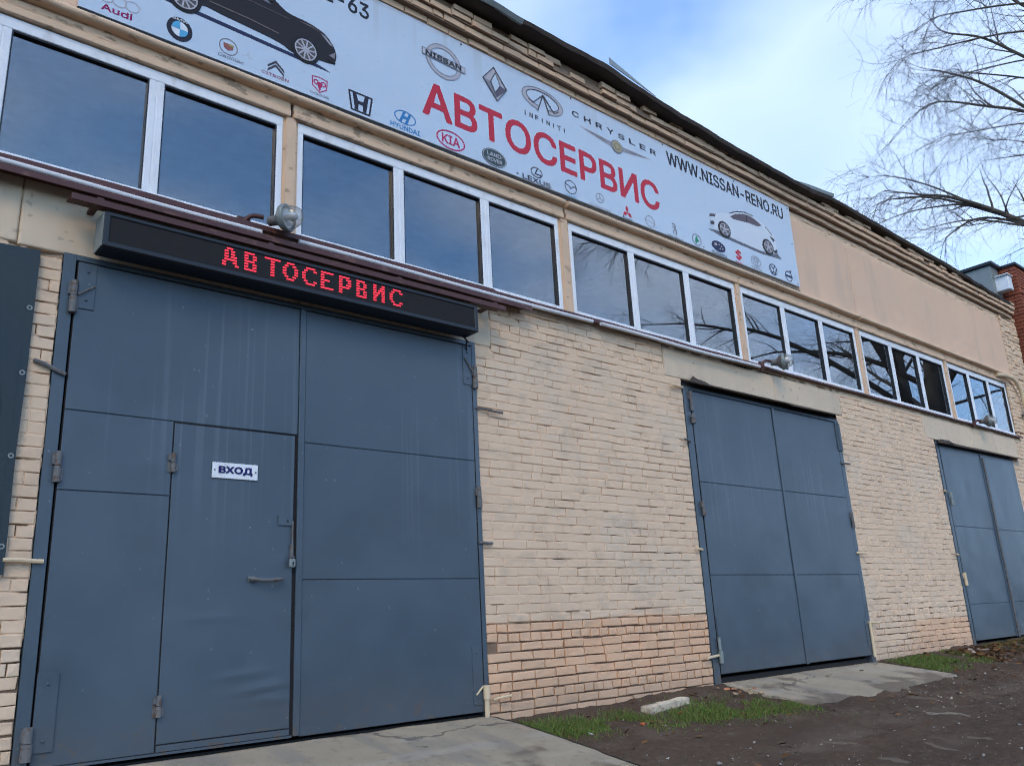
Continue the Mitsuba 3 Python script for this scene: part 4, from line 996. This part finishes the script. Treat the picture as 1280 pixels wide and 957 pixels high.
ts = [flat(pp, 1), flat(pr, 2)]
put(f'{A}__print', cat(ts), 'mat_print', color=np.vstack([col(ts[0], (0.22, 0.36, 0.36)), col(ts[1], (0.14, 0.05, 0.06))]), label='pale mint and dark red print')

# cream pipe at the far end, white box on the corner
P = thing('wall_pipe', 'cream painted pipe bending down the far end of the facade', 'pipe')
put(f'{P}__pipe', tube(curve([(17.05, -0.03, 5.08), (17.35, -0.085, 5.095), (17.75, -0.09, 5.07), (17.98, -0.09, 4.90), (18.04, -0.09, 4.6), (18.03, -0.09, 4.0), (18.03, -0.09, 2.0), (18.03, -0.09, 0.45)], 8), 0.036, 10), 'mat_cream', 50)
for z in (4.4, 2.6):
    put(f'{P}__bracket', bx(17.98, 18.08, -0.10, 0.0, z, z + 0.03, 0.002), 'mat_rusty')
X_ = thing('white_box', 'small white box fixed beside the grey parapet at the roof corner', 'box')
put(f'{X_}__body', bx(18.52, 18.74, -0.16, 0.10, 7.13, 7.43, 0.012), 'mat_white')
put(f'{X_}__visor', bx(18.46, 18.76, -0.19, 0.06, 7.434, 7.455, 0.004), 'mat_white')

# ------------------------------------------------------------------ the red brick neighbour
R_ = thing('red_brick_building', 'red brick building with a black coping at the right edge', 'building')
put(f'{R_}__wall', cat([bx(18.915, 30, -0.190, 8, -0.5, 7.70)]), 'mat_dark')
rb = []
zc, i = 0.3, 0
while zc < 7.70:
    yy = -0.215
    off = -0.235 if (7.02 < zc < 7.12) else -0.215
    y = off
    k = 0
    while y < 0.02 or (zc > 6.9 and y < 0.36):
        Lb = 0.12 if (i + k) % 2 else 0.25
        rb.append(('x', y, min(y + Lb, 0.40), zc, off))
        y += Lb + 0.01
        k += 1
    x = 18.90 + (0.0 if i % 2 else -0.13) + 0.12
    while x < 20.6:
        rb.append(('y', max(x, 18.93), x + 0.25, zc, off))
        x += 0.26
    zc += 0.0755
    i += 1
cnt = 0
rest = []
for o, a, b, z, off in rb:
    dz = rng.normal(0, 0.001)
    mm = bx(18.895 + rng.normal(0, 0.002) - (0.02 if off < -0.22 else 0), 18.99, a, b, z + dz, z + 0.065 + dz, 0.005) if o == 'x' else bx(a + 0.002, b, off + rng.normal(0, 0.002), -0.12, z + dz, z + 0.065 + dz, 0.005)
    if o == 'x' and z > 5.0:
        put(f'{R_}__wall__brick', mm, 'mat_redbrick')
    else:
        rest.append(mm)
put(f'{R_}__wall__brickwork', cat(rest), 'mat_redbrick', kind='stuff')
put(f'{R_}__coping', bx(18.86, 30, -0.26, 8, 7.715, 7.775, 0.008), 'mat_black')

# ------------------------------------------------------------------ the bare trees


def perp(d, r):
    a = r.normal(size=3)
    a -= d * (a @ d)
    return a / np.linalg.norm(a)


def branch(p, d, length, n, r, droop, wig):
    pts = [p]
    d = d / np.linalg.norm(d)
    for i in range(n):
        d = d + r.normal(0, wig, 3) + np.array([0, 0, droop])
        d /= np.linalg.norm(d)
        pts.append(pts[-1] + d * length / n)
    return np.array(pts)


def grow_tree(name, trunk, limbs, label, seed, dens=1.0, generic=10, rt=0.42):
    r = np.random.default_rng(seed)
    t = thing(name, label, 'tree', 'bare trees across the yard')
    tr = curve(trunk, 8)
    rad = np.interp(np.linspace(0, 1, len(tr)), [0, 0.06, 0.5, 1], [rt * 1.5, rt, rt * 0.62, rt * 0.22])
    put(f'{t}__trunk', tube(tr, rad, 14), 'mat_bark', 60)
    main = [(curve(l, 6), w) for l, w in limbs]
    for k in range(generic):
        f = r.uniform(0.35, 0.97)
        i = int(f * (len(tr) - 1))
        a = k * 2.4 + r.normal(0, 0.3)
        d = np.array([math.cos(a), math.sin(a), r.uniform(0.35, 0.9)])
        main.append((branch(tr[i], d, r.uniform(4.0, 7.0) * (1.25 - 0.6 * f), 9, r, -0.02, 0.10), rad[i] * 0.42))
    tw = []
    for pts, w in main:
        n = len(pts)
        put(f'{t}__limb', tube(pts, w * 0.80 * np.linspace(1, 0.10, n), 8), 'mat_bark', 60)
        Lm = np.linalg.norm(np.diff(pts, axis=0), axis=1).sum()
        for _ in range(int(Lm * 3.4 * dens)):
            f = r.uniform(0.18, 1.0) ** 0.8
            i = min(int(f * (n - 1)), n - 2)
            p = pts[i] + (pts[i + 1] - pts[i]) * r.random()
            ax = pts[i + 1] - pts[i]
            ax /= np.linalg.norm(ax)
            d = ax * r.uniform(0.5, 1.0) + perp(ax, r) * r.uniform(0.5, 0.9) + np.array([0, 0, 0.15])
            l2 = r.uniform(0.7, 2.0) * (1.15 - 0.45 * f)
            w2 = max(0.008, w * (1 - 0.75 * f) * r.uniform(0.22, 0.42))
            b2 = branch(p, d, l2, 6, r, r.normal(-0.02, 0.06), 0.13)
            tw.append((b2, np.linspace(w2, 0.004, 7), 5))
            for _ in range(int(l2 * 6.0 * dens)):
                j = r.integers(1, 6)
                a2 = b2[j + 1] - b2[j] if j < 6 else b2[j] - b2[j - 1]
                a2 = a2 / np.linalg.norm(a2)
                d3 = a2 * r.uniform(0.4, 1.0) + perp(a2, r) * 0.8
                l3 = r.uniform(0.4, 1.25)
                b3 = branch(b2[j], d3, l3, 5, r, r.normal(-0.20, 0.13), 0.15)
                tw.append((b3, np.linspace(0.005, 0.0022, 6), 3))
                for _ in range(int(3.2 * dens * l3)):
                    j3 = r.integers(1, 4)
                    a3 = b3[j3 + 1] - b3[j3]
                    a3 = a3 / np.linalg.norm(a3)
                    b4 = branch(b3[j3], a3 * 0.7 + perp(a3, r) * 0.8, r.uniform(0.25, 0.75), 3, r, -0.22, 0.16)
                    tw.append((b4, np.full(4, 0.0022), 3))
    put(f'{t}__twigs', cat([tube(p, w, k, caps=False) for p, w, k in tw]), 'mat_bark', kind='stuff')


hr = np.random.default_rng(17)
more = []
for k in range(8):
    h = 7.6 + 1.05 * k + hr.normal(0, 0.2)
    st = np.array([np.interp(h, [6, 9, 13, 18], [23.8, 23.9, 24.2, 24.1]), np.interp(h, [6, 9, 13, 18], [-3.7, -3.5, -3.4, -3.0]), h])
    en = np.array([hr.uniform(20.6, 22.4), hr.uniform(-0.2, 2.2), h + hr.uniform(1.2, 3.2)])
    md = (st + en) / 2 + np.array([hr.normal(0, 0.2), hr.normal(0, 0.2), hr.uniform(0.3, 0.9)])
    more.append(([st, md, en, en + np.array([-0.7, 0.5, hr.uniform(-0.6, 0.1)])], hr.uniform(0.035, 0.06)))
grow_tree('bare_tree', [(24.2, -4.0, -0.2), (24.05, -3.9, 3), (23.8, -3.7, 6), (23.9, -3.5, 9), (24.2, -3.4, 13), (24.1, -3.0, 18)], [
    ([(23.8, -3.7, 6.2), (23.3, -1.8, 8.2), (22.6, 0.08, 9.75), (21.9, 0.82, 10.36), (21.2, 1.43, 10.75), (20.6, 1.94, 10.87), (20, 2.54, 11.06)], 0.13),
    ([(22.75, -0.3, 9.5), (22.0, 1.0, 10.25), (21.5, 1.75, 9.95), (21.2, 1.95, 9.45)], 0.05),
    ([(22.4, 0.3, 9.85), (21.6, 1.2, 10.15), (20.9, 2.0, 10.05), (20.3, 2.5, 9.75)], 0.035),
    ([(21.9, 0.82, 10.3), (21.2, 1.9, 11.3), (20.6, 2.7, 11.75), (20.1, 3.3, 11.7)], 0.035),
    ([(21.5, 1.2, 10.6), (20.8, 2.2, 10.6), (20.2, 2.9, 10.35), (19.7, 3.4, 10.0)], 0.03),
    ([(22.2, 0.5, 10.1), (21.3, 1.76, 10.9), (20.5, 2.6, 11.0), (20, 3.04, 10.74)], 0.05),
    ([(23.9, -3.5, 8.6), (23.4, -1.9, 11.0), (22.6, -0.5, 12.61), (21.9, 0.47, 13.15), (21.2, 1.32, 13.44), (20.6, 1.86, 12.97)], 0.085),
    ([(22.6, -0.5, 12.61), (21.9, 0.35, 13.73), (21.2, 0.98, 14.15), (20.8, 1.39, 14.34)], 0.055),
    ([(24.1, -3.4, 10.6), (23.4, -2.0, 12.6), (22.6, -0.77, 13.97), (21.9, 0.11, 14.96), (21.2, 0.78, 15.25), (20.8, 0.94, 15.65)], 0.08),
    ([(24.1, -3.2, 12), (23.2, -1.8, 14.2), (22.4, -0.8, 15.6), (21.6, -0.2, 16.2), (21, 0.6, 15.9)], 0.07),
    ([(24.0, -3.8, 5.0), (22.6, -4.3, 7.5), (21.2, -4.4, 9.4), (19.6, -4.6, 10.3), (18.0, -5.0, 10.6)], 0.15),
    ([(23.9, -3.7, 6.6), (22.6, -3.2, 9.0), (20.8, -3.2, 11.2), (18.8, -3.6, 12.6)], 0.12),
    ([(23.9, -3.6, 7.4), (21.4, -5.0, 9.6), (18.6, -6.4, 10.4), (16.0, -7.2, 10.5), (14.2, -7.6, 10.0)], 0.13),
    ([(24.0, -3.5, 9.4), (21.6, -5.2, 12.2), (19.0, -6.6, 13.6), (16.6, -7.4, 14.0)], 0.11),
    ([(24.0, -3.8, 5.6), (22.2, -6.0, 8.0), (20.2, -8.0, 9.2), (18.4, -9.6, 9.4)], 0.13),
    ([(24.0, -3.9, 4.2), (25.4, -4.3, 7.0), (26.2, -4.6, 10.0), (26.8, -5.0, 13)], 0.20),
] + more, 'tall bare tree with drooping fine twigs reaching in from the right', 3, generic=14, dens=0.72)
grow_tree('bare_tree', [(34.2, -8.5, -0.2), (34.0, -8.3, 4), (33.6, -8.4, 8), (33.8, -8.6, 13), (34.0, -8.8, 18)], [], 'second bare tree, seen only as a reflection in the far windows', 9, dens=0.75, generic=20, rt=0.40)

# ------------------------------------------------------------------ things on the ground


def blades(n, fn, hmin, hmax, seed, green=((0.06, 0.115, 0.024), (0.17, 0.24, 0.07)), dry=0.12):
    r = np.random.default_rng(seed)
    vs, fs, cs = [], [], []
    o = 0
    for _ in range(n):
        x, y, s = fn(r)
        z = float(gz(x, y)) - 0.01
        h = r.uniform(hmin, hmax) * s
        a = r.uniform(0, 2 * math.pi)
        w = r.uniform(0.002, 0.0045)
        lean = r.uniform(0.1, 0.7) * h
        dx, dy = math.cos(a), math.sin(a)
        la = r.uniform(0, 2 * math.pi)
        lx, ly = math.cos(la) * lean, math.sin(la) * lean
        vs += [(x - dx * w, y - dy * w, z), (x + dx * w, y + dy * w, z), (x + lx * 0.4 + dx * w * 0.7, y + ly * 0.4 + dy * w * 0.7, z + h * 0.6), (x + lx * 0.4 - dx * w * 0.7, y + ly * 0.4 - dy * w * 0.7, z + h * 0.6), (x + lx, y + ly, z + h)]
        fs += [(o, o + 1, o + 2), (o, o + 2, o + 3), (o + 3, o + 2, o + 4)]
        t = r.random()
        c = np.array(green[0]) * (1 - t) + np.array(green[1]) * t
        if r.random() < dry:
            c = np.array((0.20, 0.16, 0.07)) * r.uniform(0.6, 1.1)
        cs += [c] * 5
        o += 5
    return trimesh.Trimesh(np.array(vs), np.array(fs), process=False), np.array(cs)


def band1(r):
    while True:
        x = r.uniform(4.62, 7.45)
        c = -0.42 - 0.17 * (x - 4.6)
        y = r.normal(c + 0.06, 0.12 + 0.025 * (x - 4.6))
        if y < -0.06 and meshkit.fbm(np.array([x * 3.2, y * 3.2, 0.0]), 4, 1) > r.uniform(0.36, 0.52):
            return x, y, r.uniform(0.6, 1.1)


def band2(r):
    while True:
        x, y = r.uniform(10.82, 12.6), r.normal(-0.40, 0.20)
        if -0.85 < y < -0.05 and meshkit.fbm(np.array([x * 3.2, y * 3.2, 3.0]), 4, 1) > r.uniform(0.38, 0.52):
            return x, y, r.uniform(0.6, 1.1)


def band3(r):
    return r.uniform(13.7, 17.6), -abs(r.normal(0, 0.30)) - 0.10, r.uniform(0.5, 1.0)


for i, (fn, n, lb) in enumerate(((band1, 15000, 'green grass at the foot of the brick pier between the ramps'), (band2, 6000, 'green grass beside the ramp of the middle gate'), (band3, 5000, 'patchy grass before the farthest gate'))):
    m, c = blades(n, fn, 0.015, 0.062, 30 + i, dry=0.22 if i < 2 else 0.45)
    k = key('grass')
    scene[k] = mikit.ply(m, 'mat_leafy', color=c)
    labels[k] = {'label': lb, 'category': 'grass', 'kind': 'stuff'}

pr_ = np.random.default_rng(55)


def stone(x, y, s, r, sink=0.25, z=None):
    q = r.normal(size=(11, 3))
    q /= np.linalg.norm(q, axis=1, keepdims=True)
    m = trimesh.convex.convex_hull(q * r.uniform(0.75, 1.0, (11, 1)))
    v = np.array(m.vertices) * (np.array([1, r.uniform(0.5, 1), r.uniform(0.35, 0.8)]) * s)
    a = r.uniform(0, 6.28)
    v[:, :2] = v[:, :2] @ np.array([[math.cos(a), -math.sin(a)], [math.sin(a), math.cos(a)]])
    zz = float(gz(x, y)) if z is None else z
    return (v + np.array([x, y, zz + s * sink]), np.array(m.faces))


gr, gc = [], []
for _ in range(4200):
    x, y = pr_.uniform(4.6, 15), -pr_.uniform(0.15, 4.2)
    if (7.4 < x < 10.85 and y > -1.05) or (x < 4.6 and y > -2):
        continue
    s = min(0.003 + pr_.exponential(0.0042), 0.024) * (1 if x < 9 else 1.3)
    st = stone(x, y, s, pr_)
    gr.append(st)
    gc.append(np.tile(np.array((0.36, 0.33, 0.29) if pr_.random() < 0.5 else (0.15, 0.125, 0.10)) * pr_.uniform(0.6, 1.4), (len(st[0]), 1)))
k = key('gravel')
scene[k] = mikit.ply(cat(gr), 'mat_leafy', color=np.vstack(gc))
labels[k] = {'label': 'small pale stones strewn over the dirt', 'category': 'gravel', 'kind': 'stuff'}


def piece(name, x, y, s, c, label, category, group=None, z=None):
    v, f = stone(x, y, s, pr_, 0.3, z)
    k = key(name)
    scene[k] = mikit.ply((v, f), 'mat_leafy', color=np.tile(c, (len(v), 1)))
    labels[k] = {'label': label, 'category': category, **({'group': group} if group else {})}


blk = bx(5.74, 6.44, -0.055, 0.055, 0.0, 0.085, 0.014)
blk.apply_translation((0, 0, 0))
Rb = trimesh.transformations.rotation_matrix(0.16, (0, 0, 1), (6.07, 0, 0)) @ trimesh.transformations.rotation_matrix(-0.02, (0, 1, 0), (6.07, 0, 0))
blk.apply_transform(Rb)
blk.apply_translation((0.10, -0.34, float(gz(6.17, -0.34)) - 0.03))
k = key('stone_block')
blk = blk.subdivide_to_size(0.03)
blk.vertices += (meshkit.fbm(np.array(blk.vertices) * 14, 3, 4)[:, None] - 0.5) * np.array([0.012, 0.014, 0.014])
scene[k] = mikit.ply(blk, 'mat_stone')
labels[k] = {'label': 'long pale stone block lying in the grass at the foot of the wall', 'category': 'stone block'}
piece('clay_lump', 5.52, -0.64, 0.040, (0.42, 0.13, 0.055), 'orange clay lump in the grass left of the pale stone block', 'lump')
piece('paper_scrap', 4.95, -0.62, 0.035, (0.55, 0.55, 0.52), 'crumpled whitish scrap in the grass near the first ramp', 'scrap')
for i in range(12):
    piece('brick_rubble', 7.08 + pr_.uniform(0, 0.36), -0.10 - pr_.uniform(0, 0.5), pr_.uniform(0.025, 0.055), np.array([(0.50, 0.22, 0.12), (0.52, 0.40, 0.26), (0.42, 0.33, 0.24)][i % 3]) * pr_.uniform(0.8, 1.1), 'broken brick piece in the heap left of the middle gate', 'rubble', 'broken brick pieces by the middle gate', z=float(gz(7.3, -0.3)) + pr_.uniform(0, 0.05))
for i in range(7):
    piece('wall_rubble', 12.4 + pr_.uniform(0, 0.9), -0.12 - pr_.uniform(0, 0.35), pr_.uniform(0.03, 0.07), np.array([(0.50, 0.42, 0.36), (0.22, 0.19, 0.16)][i % 2]) * pr_.uniform(0.8, 1.1), 'pale rubble piece against the wall right of the middle gate', 'rubble', 'rubble pieces at the foot of the far pier')
lf, lc = [], []
for q in range(1560):
    x, y = (pr_.uniform(12.4, 17), -0.15 - abs(pr_.normal(0, 0.45))) if q < 1400 else (pr_.uniform(4.8, 13), -0.1 - abs(pr_.normal(0, 1.0)))
    if q >= 1400 and 7.4 < x < 10.85 and y > -1.1 and pr_.random() < 0.8:
        continue
    s = pr_.uniform(0.02, 0.05)
    a = pr_.uniform(0, 6.28)
    z = float(gz(x, y)) + pr_.uniform(0.004, 0.03)
    e1 = np.array([math.cos(a), math.sin(a), pr_.normal(0, 0.3)]) * s
    e2 = np.array([-math.sin(a), math.cos(a), pr_.normal(0, 0.3)]) * s * 0.6
    p = np.array([x, y, z])
    lf.append((np.array([p - e1, p - e2, p + e1, p + e2]), np.array([[0, 1, 2], [0, 2, 3]])))
    lc.append(np.tile(np.array((0.16, 0.085, 0.04)) * pr_.uniform(0.5, 1.5), (4, 1)))
k = key('fallen_leaves')
scene[k] = mikit.ply(cat(lf), 'mat_leafy', color=np.vstack(lc))
labels[k] = {'label': 'brown fallen leaves, thickest on the ground before the farthest gate', 'category': 'leaves', 'kind': 'stuff'}
